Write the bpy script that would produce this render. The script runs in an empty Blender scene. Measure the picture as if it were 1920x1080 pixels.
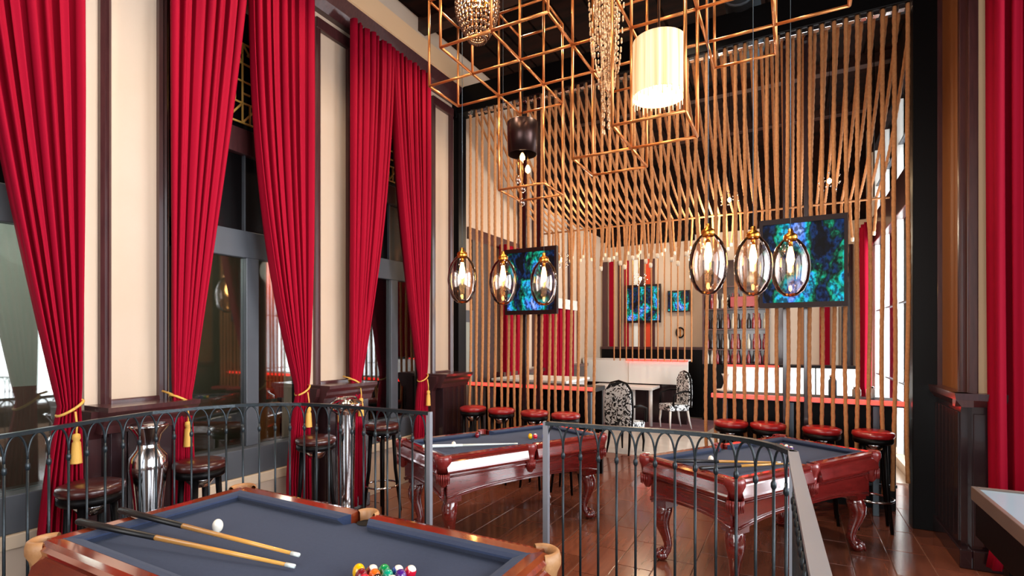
import bpy, bmesh, math, random
from mathutils import Vector, Matrix
random.seed(7)
PI = math.pi
S = bpy.context.scene
C = S.collection

# ------------------------------------------------------------------ camera, world, lights, exposure
cam_d = bpy.data.cameras.new('camera'); cam = bpy.data.objects.new('camera', cam_d); C.objects.link(cam)
cam.location = (0, 0, 2.01); cam.rotation_euler = (PI/2, 0, math.radians(28.4))
cam_d.sensor_width = 36; cam_d.lens = 975/1920*36; cam_d.shift_y = 97/1920; cam_d.clip_start = .05
S.camera = cam
S.view_settings.view_transform = 'Standard'; S.view_settings.look = 'None'
S.view_settings.exposure = -0.18; S.view_settings.gamma = 1; S.view_settings.use_curve_mapping = False
W = bpy.data.worlds.new('world'); S.world = W; W.use_nodes = True
W.node_tree.nodes['Background'].inputs[0].default_value = (.86, .93, 1, 1)
W.node_tree.nodes['Background'].inputs[1].default_value = 3.0

def light(name, kind, loc, power, color=(1, 1, 1), size=None, rot=(0, 0, 0), spread=None, angle=None, rad=.05):
    l = bpy.data.lights.new(name, kind); l.energy = power; l.color = color
    if kind == 'AREA':
        l.shape = 'RECTANGLE'; l.size, l.size_y = size
        if spread: l.spread = spread
    if kind == 'POINT': l.shadow_soft_size = rad
    if kind == 'SPOT': l.shadow_soft_size = rad; l.spot_size = angle or 1.5; l.spot_blend = .6
    o = bpy.data.objects.new(name, l); o.location = loc; o.rotation_euler = rot; C.objects.link(o)
    return o
DAY = (.93, .96, 1)
WARM = (1, .72, .42)
# daylight entering by the tall right-hand windows (near ones out of frame, far one behind the ropes)
light('daylight_near_window', 'AREA', (4.15, .3, 3.1), 190, DAY, (4.6, 4.4), (0, PI/2, 0), spread=1.4)
light('daylight_mid_window', 'AREA', (4.15, 4.6, 3.1), 85, DAY, (4.6, 2.6), (0, PI/2, 0), spread=1.05)
light('daylight_side_window', 'AREA', (2.98, 6.2, 3.1), 300, DAY, (1.75, 4.6), (-PI/2, 0, 0))
light('daylight_far_window', 'AREA', (1.75, 10.9, 2.6), 420, DAY, (4.6, 4.2), (0, PI/2, 0))
light('daylight_behind_camera', 'AREA', (-.8, -3.4, 3.0), 50, (1, .95, .9), (4.5, 3.6), (PI/2, 0, 0), spread=1.2)  # unseen area light behind the camera
# warm spots added overhead without fixtures, to warm the upper hall
for i, (x, y, p) in enumerate([(-3.3, 1.2, 200), (-3.4, 3.4, 250), (-3.5, 5.6, 260), (-1.3, 5.9, 330), (-.3, 4.9, 220), (-2.4, 2.2, 200), (-.9, 3.2, 260)]):
    light('warm_fill_spot', 'SPOT', (x, y, 6.5), p, (1, .80, .58), rot=(0, 0, 0), angle=1.9, rad=.08)
for x, y, p in [(-3.3, 8.6, 60), (-1.2, 9.5, 70), (-3.0, 12.0, 110), (-.6, 12.0, 90)]:
    light('back_room_fill', 'POINT', (x, y, 4.0), p, (1, .82, .6), rad=.12)  # warm fill points added in the back room, without fixtures
light('corridor_fill', 'POINT', (-6.4, 2.2, 3.0), 28, (.95, 1, .92), rad=.3)  # corridor points are added to brighten what lies behind the glass
light('corridor_fill', 'POINT', (-5.9, 4.5, 2.9), 22, (1, .9, .75), rad=.2)
light('corridor_fill', 'POINT', (-6.3, 1.2, 3.1), 110, (.92, 1, .95), rad=.3)

# ------------------------------------------------------------------ materials
def lin(h):
    h = h.lstrip('#'); o = []
    for i in (0, 2, 4):
        c = int(h[i:i+2], 16)/255
        o.append(c/12.92 if c <= .04045 else ((c+.055)/1.055)**2.4)
    return (*o, 1)
def mat(name, col, rough=.5, metal=0, noise=None, bump=None, coat=0, emit=None, es=0, sheen=0, spec=None, stretch=None, trans=0):
    m = bpy.data.materials.new(name); m.use_nodes = True; nt = m.node_tree; b = nt.nodes['Principled BSDF']
    b.inputs['Base Color'].default_value = lin(col); b.inputs['Roughness'].default_value = rough
    b.inputs['Metallic'].default_value = metal; b.inputs['Coat Weight'].default_value = coat
    b.inputs['Coat Roughness'].default_value = .08; b.inputs['Coat IOR'].default_value = 1.5+.45*(coat >= .9)
    if sheen: b.inputs['Sheen Weight'].default_value = sheen
    if spec is not None: b.inputs['Specular IOR Level'].default_value = spec
    if emit: b.inputs['Emission Color'].default_value = lin(emit); b.inputs['Emission Strength'].default_value = es
    if noise or bump:
        tc = nt.nodes.new('ShaderNodeTexCoord'); mp = nt.nodes.new('ShaderNodeMapping')
        nt.links.new(tc.outputs['Object'], mp.inputs[0]); mp.inputs['Scale'].default_value = stretch or (1, 1, 1)
    if noise:
        col2, sc, amt = noise
        n = nt.nodes.new('ShaderNodeTexNoise'); n.inputs['Scale'].default_value = sc; n.inputs['Detail'].default_value = 6
        nt.links.new(mp.outputs[0], n.inputs[0])
        r = nt.nodes.new('ShaderNodeValToRGB'); r.color_ramp.elements[0].position = .5-amt; r.color_ramp.elements[1].position = .5+amt
        r.color_ramp.elements[0].color = lin(col); r.color_ramp.elements[1].color = lin(col2)
        nt.links.new(n.outputs[0], r.inputs[0]); nt.links.new(r.outputs[0], b.inputs['Base Color'])
    if bump:
        sc, st = bump
        n2 = nt.nodes.new('ShaderNodeTexNoise'); n2.inputs['Scale'].default_value = sc; n2.inputs['Detail'].default_value = 3
        nt.links.new(mp.outputs[0], n2.inputs[0])
        bp = nt.nodes.new('ShaderNodeBump'); bp.inputs['Strength'].default_value = st; bp.inputs['Distance'].default_value = .01
        nt.links.new(n2.outputs[0], bp.inputs['Height']); nt.links.new(bp.outputs[0], b.inputs['Normal'])
    return m
M = {}
M['cream'] = mat('cream_paint', 'CCB6A2', .75, noise=('C4AC94', 1.3, .3), bump=(180, .08))
M['cream2'] = mat('cream_soffit_paint', 'D9B48C', .7, bump=(120, .05))
M['amber'] = mat('ochre_paint', '8A5426', .6, bump=(90, .05))
M['trimwood'] = mat('dark_mahogany_trim', '3A1D1F', .28, coat=.4, noise=('4E2A2A', 7, .25), stretch=(6, 6, .6))
M['wains'] = mat('espresso_wainscot', '26161A', .22, coat=.5, noise=('2E1C20', 8, .25), stretch=(5, 5, .5))
M['black'] = mat('black_lacquer', '070506', .4, spec=.15)
M['ceil'] = mat('dark_timber', '0F0806', .8, spec=.08, noise=('241009', 2.5, .12), stretch=(.4, 3, 1))
M['ceilbeam'] = mat('dark_beam_timber', '24120C', .5, noise=('3E1E12', 4, .2), stretch=(1, 6, 6))
M['curtain'] = mat('red_velvet', '930323', .8, spec=.12, bump=(300, .05))
M['cherry'] = mat('cherry_wood', '7A1F1C', .2, coat=.9, noise=('58120F', 5, .3), stretch=(1.2, 1.2, 9))
M['cherrytop'] = mat('cherry_rail_wood', '6B2113', .16, coat=1, noise=('8F3D1D', 6, .3), stretch=(1, 5, 5))
M['cherrydark'] = mat('dark_cherry_wood', '2C0E0C', .25, coat=.7, noise=('1C0807', 5, .3))
M['felt'] = mat('navy_felt', '333E59', .95, sheen=.1, noise=('2D3852', 60, .3), bump=(400, .15), spec=.1)
M['feltc'] = mat('navy_cushion_felt', '2C3650', .95, sheen=.1, bump=(400, .15), spec=.1)
M['hole'] = mat('pocket_black', '020202', .9)
M['leather'] = mat('tan_leather', 'B98A5C', .45, noise=('8F5F38', 14, .3), bump=(60, .2))
M['leatherr'] = mat('oxblood_leather', '7E2523', .3, coat=.4, bump=(60, .2))
M['iron'] = mat('wrought_iron', '2B3338', .32, .55, bump=(50, .15))
M['steel'] = mat('grey_handrail_paint', '8E9098', .35, .3)
M['copper'] = mat('copper_tube', 'D68A4E', .28, .75)
M['rope'] = mat('hemp_rope', 'C58B58', .85, noise=('A96F42', 40, .3))
M['ropetip'] = mat('rope_whipping', 'E9D8BD', .7)
M['chrome'] = mat('chrome', 'D9D9DC', .12, 1)
M['brass'] = mat('brass', 'C98A3A', .25, 1)
M['gold'] = mat('gold_cord', 'D5A44C', .55, .1, bump=(200, .3))
M['frame'] = mat('slate_window_frame', '4B4E54', .4, noise=('42454B', 4, .3))
M['stone'] = mat('cream_stone', 'CDB9A2', .6, noise=('BBA58C', 5, .3), bump=(40, .1))
M['red'] = mat('red_vinyl', '8E1518', .3, coat=.3)
M['brownv'] = mat('brown_vinyl', '3D1512', .3, coat=.4)
M['dshade'] = mat('dark_bronze_shade', '3B2A28', .3, .8)
M['white'] = mat('white_panel', 'EFF1EC', .4)
M['white2'] = mat('white_lacquer', 'E6E2DC', .25)
M['grout'] = mat('grout', '8A6454', .5)
M['lightfloor'] = mat('pale_glare_tile', 'D8CFC4', .15, noise=('C4B8AC', 3, .3))  # pale tile, its colour lightened to carry window glare
M['carpet'] = mat('mauve_carpet', '7F5A5E', .95, noise=('6A4850', 10, .3))
M['olive'] = mat('olive_plaster', '7B7A66', .8, noise=('6A6A58', 2, .3))
M['greygreen'] = mat('grey_green_sheet', '9CA297', .7)
M['brownwall'] = mat('brown_panelling', '6B5648', .7, noise=('54433A', 20, .3), stretch=(1, 9, .3))
M['orange'] = mat('orange_drape', 'D0401C', .8)
M['wood2'] = mat('oak_board', 'B8793F', .5)
M['ivory'] = mat('ivory_ball', 'F2EEE2', .1, coat=.8)
M['cuewood'] = mat('maple_cue', 'D39A4A', .25, coat=.6)
M['cuebutt'] = mat('black_cue_wrap', '0C0A0C', .4)
M['ferrule'] = mat('white_ferrule', 'DDE8E6', .3)
M['plate'] = mat('grey_blue_metal', '55646E', .35, .5)
M['neon'] = mat('red_led', 'FF2A2A', .4, emit='FF2A20', es=7)
M['bulb'] = mat('lit_bulb', 'FFE0A8', .4, emit='FFC470', es=28)
M['glow'] = mat('lit_crystal', 'FFE0A8', .3, emit='FFC98A', es=4)
M['bead'] = mat('smoked_beads', '5E3F2A', .2, .3)
M['chain'] = mat('pale_metal_chain', 'D8B48C', .35, .5)
M['screenframe'] = mat('oxblood_tv_frame', '1E0708', .45, spec=.25)
M['bottle'] = mat('dark_bottle_glass', '14110E', .08, coat=.6)
M['bottle2'] = mat('pale_bottle_glass', 'B9B1A0', .1, coat=.6)
def glassmat(name, tint, gl=.10, tr=(1, 1, 1, 1), bl=.3):
    m = bpy.data.materials.new(name); m.use_nodes = True; nt = m.node_tree; nt.nodes.clear()
    o = nt.nodes.new('ShaderNodeOutputMaterial'); mx = nt.nodes.new('ShaderNodeMixShader'); t = nt.nodes.new('ShaderNodeBsdfTransparent')
    g = nt.nodes.new('ShaderNodeBsdfGlossy'); lw = nt.nodes.new('ShaderNodeLayerWeight'); ma = nt.nodes.new('ShaderNodeMath')
    t.inputs[0].default_value = tr; g.inputs[0].default_value = tint; g.inputs['Roughness'].default_value = .03
    lw.inputs[0].default_value = bl; ma.operation = 'ADD'; ma.use_clamp = True; ma.inputs[1].default_value = gl
    nt.links.new(lw.outputs['Fresnel'], ma.inputs[0]); nt.links.new(ma.outputs[0], mx.inputs[0])
    nt.links.new(t.outputs[0], mx.inputs[1]); nt.links.new(g.outputs[0], mx.inputs[2]); nt.links.new(mx.outputs[0], o.inputs[0])
    return m
M['glass'] = glassmat('window_glass', (1, 1, 1, 1), .08, (.75, .78, .76, 1))
M['clear'] = glassmat('clear_glass', (1, 1, 1, 1), .02, bl=.04)
M['amberglass'] = glassmat('smoky_amber_glass', (1, .95, .92, 1), .10, (.93, .85, .80, 1), .2)
def floor_mat():
    m = bpy.data.materials.new('brown_wood_tile'); m.use_nodes = True; nt = m.node_tree; b = nt.nodes['Principled BSDF']
    oi = nt.nodes.new('ShaderNodeObjectInfo'); tc = nt.nodes.new('ShaderNodeTexCoord'); mp = nt.nodes.new('ShaderNodeMapping')
    mp.inputs['Scale'].default_value = (9, .6, 1)
    n = nt.nodes.new('ShaderNodeTexNoise'); n.noise_dimensions = '4D'; n.inputs['Scale'].default_value = 2.2; n.inputs['Detail'].default_value = 8
    nt.links.new(tc.outputs['Object'], mp.inputs[0]); nt.links.new(mp.outputs[0], n.inputs['Vector'])
    mu = nt.nodes.new('ShaderNodeMath'); mu.operation = 'MULTIPLY'; mu.inputs[1].default_value = 40
    nt.links.new(oi.outputs['Random'], mu.inputs[0]); nt.links.new(mu.outputs[0], n.inputs['W'])
    r = nt.nodes.new('ShaderNodeValToRGB'); r.color_ramp.elements[0].position = .3; r.color_ramp.elements[1].position = .7
    r.color_ramp.elements[0].color = lin('6B3B2C'); r.color_ramp.elements[1].color = lin('834A36')
    nt.links.new(n.outputs[0], r.inputs[0])
    hs = nt.nodes.new('ShaderNodeHueSaturation'); mr = nt.nodes.new('ShaderNodeMapRange'); mr.inputs[3].default_value = .88; mr.inputs[4].default_value = 1.12
    nt.links.new(oi.outputs['Random'], mr.inputs[0]); nt.links.new(mr.outputs[0], hs.inputs['Value']); nt.links.new(r.outputs[0], hs.inputs['Color'])
    nt.links.new(hs.outputs[0], b.inputs['Base Color']); b.inputs['Roughness'].default_value = .2; b.inputs['Coat Weight'].default_value = .5
    b.inputs['Coat Roughness'].default_value = .1
    return m
M['tile'] = floor_mat()
M['paletop'] = mat('glare_blue_table_top', '93AAB8', .22, coat=.5); M['paletrim'] = mat('lit_pale_trim', '6E5F58', .3, coat=.4)  # window glare and the lit rim are put into these table colours
def screen_mat(name, seed, es):
    m = bpy.data.materials.new(name); m.use_nodes = True; nt = m.node_tree; b = nt.nodes['Principled BSDF']
    tc = nt.nodes.new('ShaderNodeTexCoord'); mp = nt.nodes.new('ShaderNodeMapping'); mp.inputs['Location'].default_value = (seed, 0, seed)
    mp.inputs['Scale'].default_value = (1.9, 1, 1.3); mp.inputs['Rotation'].default_value = (0, .35, 0)
    nt.links.new(tc.outputs['Object'], mp.inputs[0])
    n = nt.nodes.new('ShaderNodeTexNoise'); n.inputs['Scale'].default_value = 1.7; n.inputs['Detail'].default_value = 4; n.inputs['Distortion'].default_value = .25
    nt.links.new(mp.outputs[0], n.inputs[0])
    r = nt.nodes.new('ShaderNodeValToRGB'); e = r.color_ramp.elements
    e[0].position = .41; e[0].color = lin('020510'); e[1].position = .74; e[1].color = lin('C7D6FF')
    for p, c in ((.46, '0B2A55'), (.50, '04261E'), (.54, '0F8A62'), (.58, '10A8B8'), (.64, '3D6FD0')):
        q = e.new(p); q.color = lin(c)
    nt.links.new(n.outputs[0], r.inputs[0])
    v = nt.nodes.new('ShaderNodeTexNoise'); v.inputs['Scale'].default_value = 16; v.inputs['Detail'].default_value = 2
    nt.links.new(mp.outputs[0], v.inputs[0])
    r2 = nt.nodes.new('ShaderNodeValToRGB'); r2.color_ramp.elements[0].position = .42; r2.color_ramp.elements[1].position = .6
    r2.color_ramp.elements[0].color = (.25, .25, .3, 1); r2.color_ramp.elements[1].color = (1.5, 1.5, 1.6, 1)
    nt.links.new(v.outputs[0], r2.inputs[0])
    mx = nt.nodes.new('ShaderNodeMix'); mx.data_type = 'RGBA'; mx.blend_type = 'MULTIPLY'; mx.inputs[0].default_value = 1
    nt.links.new(r.outputs[0], mx.inputs[6]); nt.links.new(r2.outputs[0], mx.inputs[7])
    b.inputs['Base Color'].default_value = (.005, .005, .005, 1); b.inputs['Roughness'].default_value = .5; b.inputs['Specular IOR Level'].default_value = .1
    nt.links.new(mx.outputs[2], b.inputs['Emission Color']); b.inputs['Emission Strength'].default_value = es
    return m
M['screen1'] = screen_mat('tv_picture_one', 3.1, 1.3); M['screen2'] = screen_mat('tv_picture_two', 7.7, 1.3)
M['screen3'] = screen_mat('tv_picture_three', 1.2, 1.3)
def damask():
    m = bpy.data.materials.new('black_white_damask'); m.use_nodes = True; nt = m.node_tree; b = nt.nodes['Principled BSDF']
    tc = nt.nodes.new('ShaderNodeTexCoord'); n = nt.nodes.new('ShaderNodeTexNoise'); n.inputs['Scale'].default_value = 9; n.inputs['Distortion'].default_value = 2.5
    n.inputs['Detail'].default_value = 1
    nt.links.new(tc.outputs['Object'], n.inputs[0]); r = nt.nodes.new('ShaderNodeValToRGB'); r.color_ramp.interpolation = 'CONSTANT'
    r.color_ramp.elements[0].color = lin('10141A'); r.color_ramp.elements[1].position = .49; r.color_ramp.elements[1].color = lin('E6ECEF')
    nt.links.new(n.outputs[0], r.inputs[0]); nt.links.new(r.outputs[0], b.inputs['Base Color']); b.inputs['Roughness'].default_value = .8
    return m
M['damask'] = damask()
def shade_mat():
    m = bpy.data.materials.new('lit_pleated_shade'); m.use_nodes = True; nt = m.node_tree; b = nt.nodes['Principled BSDF']
    tc = nt.nodes.new('ShaderNodeTexCoord'); mp = nt.nodes.new('ShaderNodeMapping'); mp.inputs['Scale'].default_value = (26, 26, .4)
    n = nt.nodes.new('ShaderNodeTexNoise'); n.inputs['Scale'].default_value = 1; n.inputs['Detail'].default_value = 2
    nt.links.new(tc.outputs['Object'], mp.inputs[0]); nt.links.new(mp.outputs[0], n.inputs[0])
    r = nt.nodes.new('ShaderNodeValToRGB'); r.color_ramp.elements[0].position = .3; r.color_ramp.elements[1].position = .7
    r.color_ramp.elements[0].color = lin('D9A56C'); r.color_ramp.elements[1].color = lin('FFE6C4')
    nt.links.new(n.outputs[0], r.inputs[0]); nt.links.new(r.outputs[0], b.inputs['Base Color']); nt.links.new(r.outputs[0], b.inputs['Emission Color'])
    b.inputs['Emission Strength'].default_value = .62; b.inputs['Roughness'].default_value = .7
    return m
M['shade'] = shade_mat()

# ------------------------------------------------------------------ mesh helpers
class G:
    def __init__(s): s.v = []; s.f = []; s.m = []; s.s = []
    def add(s, vs, fs, mi=0, sm=False, T=None):
        o = len(s.v)
        s.v += [tuple(T @ Vector(p)) if T is not None else tuple(p) for p in vs]
        for f in fs: s.f.append([o+i for i in f]); s.m.append(mi); s.s.append(sm)
        return s
    def box(s, a, b, mi=0, T=None):
        x0, y0, z0 = [min(p, q) for p, q in zip(a, b)]; x1, y1, z1 = [max(p, q) for p, q in zip(a, b)]
        return s.add([(x0,y0,z0),(x1,y0,z0),(x1,y1,z0),(x0,y1,z0),(x0,y0,z1),(x1,y0,z1),(x1,y1,z1),(x0,y1,z1)],
              [(0,3,2,1),(4,5,6,7),(0,1,5,4),(1,2,6,5),(2,3,7,6),(3,0,4,7)], mi, False, T)
    def tube(s, pts, r, n=8, mi=0, cap=True, sm=True, lobes=0, tw=0, T=None):
        pts = [Vector(p) for p in pts]; k = len(pts); vs = []; fs = []
        rr = r if isinstance(r, (list, tuple)) else [r]*k
        t0 = (pts[1]-pts[0]).normalized(); up = Vector((0, 0, 1)) if abs(t0.z) < .9 else Vector((1, 0, 0))
        a = t0.cross(up).normalized()
        for i, p in enumerate(pts):
            t = (pts[min(i+1, k-1)]-pts[max(i-1, 0)]).normalized()
            a = (a-t*a.dot(t)).normalized(); b = t.cross(a)
            for j in range(n):
                th = 2*PI*j/n; q = rr[i]
                if lobes: q *= .86+.2*abs(math.cos(lobes*(th+tw*i)/2))
                vs.append(p+a*math.cos(th)*q+b*math.sin(th)*q)
        for i in range(k-1):
            for j in range(n): fs.append((i*n+j, i*n+(j+1) % n, (i+1)*n+(j+1) % n, (i+1)*n+j))
        if cap: fs.append(tuple(range(n-1, -1, -1))); fs.append(tuple((k-1)*n+j for j in range(n)))
        return s.add(vs, fs, mi, sm, T)
    def lathe(s, prof, n=20, mi=0, sm=True, T=None, sx=1, sy=1, a0=0, a1=2*PI, cap=False):
        full = abs(a1-a0-2*PI) < 1e-6; cols = n if full else n+1; vs = []; fs = []
        for r, z in prof:
            for j in range(cols):
                th = a0+(a1-a0)*j/n; vs.append((r*math.cos(th)*sx, r*math.sin(th)*sy, z))
        for i in range(len(prof)-1):
            for j in range(n):
                k = (j+1) % cols if full else j+1
                fs.append((i*cols+j, i*cols+k, (i+1)*cols+k, (i+1)*cols+j))
        if cap: fs.append(tuple(range(cols-1, -1, -1))); fs.append(tuple((len(prof)-1)*cols+j for j in range(cols)))
        return s.add(vs, fs, mi, sm, T)
    def prism(s, poly, axis, a, b, mi=0, T=None):
        """poly = 2-D points in the two other axes (in order), extruded along axis from a to b"""
        n = len(poly); vs = []
        for t in (a, b):
            for p, q in poly:
                vs.append({'x': (t, p, q), 'y': (p, t, q), 'z': (p, q, t)}[axis])
        fs = [tuple(range(n-1, -1, -1)), tuple(range(n, 2*n))]+[(i, (i+1) % n, n+(i+1) % n, n+i) for i in range(n)]
        return s.add(vs, fs, mi, False, T)
    def build(s, name, mats, parent=None, loc=None, rz=0, bev=0, fix=True):
        me = bpy.data.meshes.new(name); me.from_pydata(s.v, [], s.f)
        for m in (mats if isinstance(mats, (list, tuple)) else [mats]): me.materials.append(m)
        me.polygons.foreach_set('material_index', s.m); me.polygons.foreach_set('use_smooth', s.s)
        if fix:
            bm = bmesh.new(); bm.from_mesh(me)
            if bev: bmesh.ops.bevel(bm, geom=[e for e in bm.edges], offset=bev, segments=2, affect='EDGES', clamp_overlap=True, profile=.5)
            bmesh.ops.recalc_face_normals(bm, faces=bm.faces); bm.to_mesh(me); bm.free()
        me.update()
        o = bpy.data.objects.new(name, me); C.objects.link(o)
        if parent: o.parent = parent
        if loc: o.location = loc
        if rz: o.rotation_euler = (0, 0, rz)
        return o
def mk(name, me, parent=None, loc=(0, 0, 0), rot=(0, 0, 0)):
    o = bpy.data.objects.new(name, me); C.objects.link(o); o.parent = parent; o.location = loc; o.rotation_euler = rot; return o
def tag(o, label=None, cat=None, group=None, kind=None):
    if label: o['label'] = label
    if cat: o['category'] = cat
    if group: o['group'] = group
    if kind: o['kind'] = kind
    return o
def thing(name, label, cat, loc=(0, 0, 0), rz=0, group=None, kind=None):
    o = bpy.data.objects.new(name, None); C.objects.link(o); o.location = loc; o.rotation_euler = (0, 0, rz)
    return tag(o, label, cat, group, kind)
def box(name, a, b, m, parent=None, bev=0): return G().box(a, b).build(name, m, parent, bev=bev)
def copy_tree(o, parent=None):
    c = o.copy(); C.objects.link(c); c.parent = parent
    for ch in list(o.children): copy_tree(ch, c)
    return c
def struct(o, label=None): return tag(o, label, kind='structure')

# ------------------------------------------------------------------ SETTING: floor
fl = struct(box('floor', (-4.95, 2.9, -.1), (4.2, 9.0, -.006), M['grout']), 'brown wood-look tile floor of the lower hall')
TX, TY = .31, .62
tg = G().box((-TX/2+.0045, -TY/2+.0045, -.02), (TX/2-.0045, TY/2-.0045, 0)); tme = None
ix = 0
x = -4.8+TX/2
while x < 3.6:
    j = 0
    y = 3.0+TY/2-(.31 if ix % 2 else 0)
    while y < 8.85:
        if y > 3.1 and not (x > 1.5 and y > 6.2):
            if tme is None:
                o = tg.build('tile', M['tile'], fl, bev=.0015); tme = o.data; o.location = (x, y, 0)
            else: mk('tile', tme, fl, (x, y, random.uniform(-.0006, .0006)))
        y += TY
    x += TX; ix += 1
struct(box('floor_back_room', (-4.95, 9.0, -.1), (1.6, 14.3, -.002), M['lightfloor']), 'pale polished floor of the back room')
cp = G().prism([(-3.9, 11.2), (-1.7, 11.5), (-1.5, 13.9), (-4.3, 13.9)], 'z', 0, .012).build('carpet', M['carpet'])
tag(cp, 'mauve carpet laid under the white counter in the back room', 'carpet')
pf = struct(box('floor_platform', (-3.95, -3.6, -.1), (.2, 3.0, .18), M['cherrydark']), 'raised platform floor behind the iron railings')
G().box((-3.95, 2.98, .12), (.22, 3.04, .185)).build('nosing', M['trimwood'], pf, bev=.008)
G().box((-2.2, 3.04, -.02), (-1.33, 3.34, .09)).build('step', M['cherrydark'], pf, bev=.006)
struct(box('floor_near', (.2, -3.6, -.1), (4.2, 2.9, 0), M['cherrydark']))
struct(box('floor_side', (-4.95, -3.6, -.1), (-3.95, 2.9, 0), M['cherrydark']))

# ------------------------------------------------------------------ left wall
XL = -4.8
PIL = [(-.2, .5), (1.955, 2.573), (4.035, 4.716), (6.206, 6.86)]
WIN = [(.5, 1.955), (2.573, 4.035), (4.716, 6.206)]
ZS, ZT, ZTOP = .66, 5.35, 6.75
g = G().box((XL-.2, -3.6, 0), (XL, PIL[0][1], ZTOP))
for a, b in PIL[1:]: g.box((XL-.2, a, 0), (XL, b, ZTOP))
for a, b in WIN:
    g.box((XL-.2, a, 0), (XL, b, ZS)); g.box((XL-.2, a, ZT), (XL, b, ZTOP))
wl = struct(g.build('wall_left', M['cream']), 'cream left wall with dark-framed pilasters between tall windows')
def moulding(parent, y, z0, z1, w=.075, d=.06, X=XL):
    s_ = G(); s_.prism([(y-w/2, X), (y-w/2, X+d*.7), (y-w*.2, X+d), (y, X+d*.75), (y+w*.2, X+d), (y+w/2, X+d*.7), (y+w/2, X)][::1], 'z', z0, z1)
    s_.v = [(q, p, z) for p, q, z in s_.v]
    return s_.build('panel_moulding', M['trimwood'], parent)
for k, (a, b) in enumerate(PIL):
    moulding(wl, a+.125, 1.5, 5.62); moulding(wl, b-.065, 1.5, 5.62)
    G().box((XL, a+.09, 5.55), (XL+.06, b-.03, 5.68)).build('panel_moulding', M['trimwood'], wl, bev=.01)
    G().box((XL, a+.16, 1.49), (XL+.045, b-.09, 1.535)).build('panel_moulding', M['trimwood'], wl, bev=.008)
    # wainscot pedestal
    ws = G().box((XL, a+.06, 0), (XL+.24, b+.02, 1.40)).build('wainscot', M['wains'], wl)
    n = 5; wd = (b-a-.04)/n
    for i in range(n):
        G().box((XL+.238, a+.06+i*wd+.004, .16), (XL+.256, a+.06+(i+1)*wd-.004, 1.30)).build('board', M['wains'], ws, bev=.004)
    G().box((XL, a+.05, 0), (XL+.275, b+.03, .16)).build('base_moulding', M['wains'], ws, bev=.01)
    cr = G().prism([(XL, 1.30), (XL+.262, 1.30), (XL+.275, 1.36), (XL+.31, 1.40), (XL+.315, 1.43), (XL+.36, 1.47), (XL+.365, 1.505), (XL, 1.505)], 'y', a+.0, b+.06)
    cr.build('chair_rail', M['trimwood'], wl)
    # curved bracket on the near side
    G().prism([(XL, 1.47), (XL+.22, 1.47), (XL+.2, 1.38), (XL+.12, 1.25), (XL+.1, 0), (XL, 0)], 'y', a-.045, a+.06).build('bracket', M['trimwood'], wl)
# cornice
struct(G().prism([(XL, 5.99), (XL+.20, 5.99), (XL+.22, 6.0), (XL+.22, 6.27), (XL, 6.27)], 'y', -3.6, 6.86).build('trim_1', M['cream2']), 'deep cream cornice band along the left wall')
struct(G().prism([(XL, 5.76), (XL+.08, 5.76), (XL+.14, 5.86), (XL+.20, 5.99), (XL, 5.99)], 'y', -3.6, 6.86).build('trim_2', M['trimwood']), 'dark wood moulding under the cream cornice')
# windows
for k, (a, b) in enumerate(WIN):
    w = thing('window_%d' % (k+1), 'slate-framed dark window in the left wall', None, kind='structure')
    del w['label']
    xf = XL-.12; ym = (a+b)/2+.12
    G().box((xf-.05, a, .66), (XL+.03, b, .93)).build('sill', M['frame'], w, bev=.008)
    G().box((XL-.2, a, .56), (XL+.06, b, .66)).build('ledge', M['stone'], w, bev=.008)
    G().box((xf-.05, a, 2.84), (xf+.05, b, 3.11)).build('transom', M['frame'], w, bev=.006)
    G().box((xf-.05, ym-.07, .93), (xf+.05, ym+.07, 2.84)).build('mullion', M['frame'], w, bev=.006)
    G().box((xf-.02, ym-.075, 3.11), (xf+.02, ym-.06, 3.9)).build('muntin', M['frame'], w)
    for yy in (a, b-.06): G().box((xf-.05, yy, .93), (xf+.05, yy+.06, ZT)).build('jamb', M['black'], w)
    G().box((xf-.06, a, 3.88), (xf+.06, b, 4.13)).build('crossbeam', M['trimwood'], w, bev=.006)
    for (p, q) in ((a+.06, ym-.07), (ym+.07, b-.06)):
        G().box((xf-.005, p, .93), (xf+.005, q, 2.84)).build('pane', M['glass'], w)
    G().box((xf-.005, a+.06, 3.11), (xf+.005, b-.06, 3.88)).build('pane', M['clear'], w)
    G().box((xf-.04, a+.06, 3.11), (xf-.02, b-.06, 3.88)).build('dark_backing', M['black'], w)  # black backing added so the pane above the transom stays dark
    G().box((xf-.03, a+.06, 4.13), (xf-.01, b-.06, ZT)).build('dark_backing', M['black'], w)
    # gilt lattice
    lt = G(); r = .011; X0 = xf+.03; y0, y1, z0, z1 = ym-.42, ym+.22, 4.2, 5.0
    def seg(p, q): lt.tube([(X0, *p), (X0, *q)], r, 6)
    for zz in (z0, z0+.2, z0+.42, z0+.6, z1): seg((y0, zz), (y1, zz))
    for yy in (y0, y0+.16, y0+.32, y0+.48, y1): seg((yy, z0), (yy, z1))
    for i in range(4):
        ya = y0+.16*i
        seg((ya+.08, z0+.2*(i % 2)), (ya+.08, z0+.2+.2*(i % 2))); seg((ya, z0+.3), (ya+.08, z0+.3)); seg((ya+.05, z0+.7), (ya+.16, z0+.7))
        seg((ya, z0), (ya+.16, z0+.2)); seg((ya, z1), (ya+.16, z1-.2))
    lt.build('lattice', M['gold'], w)
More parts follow.
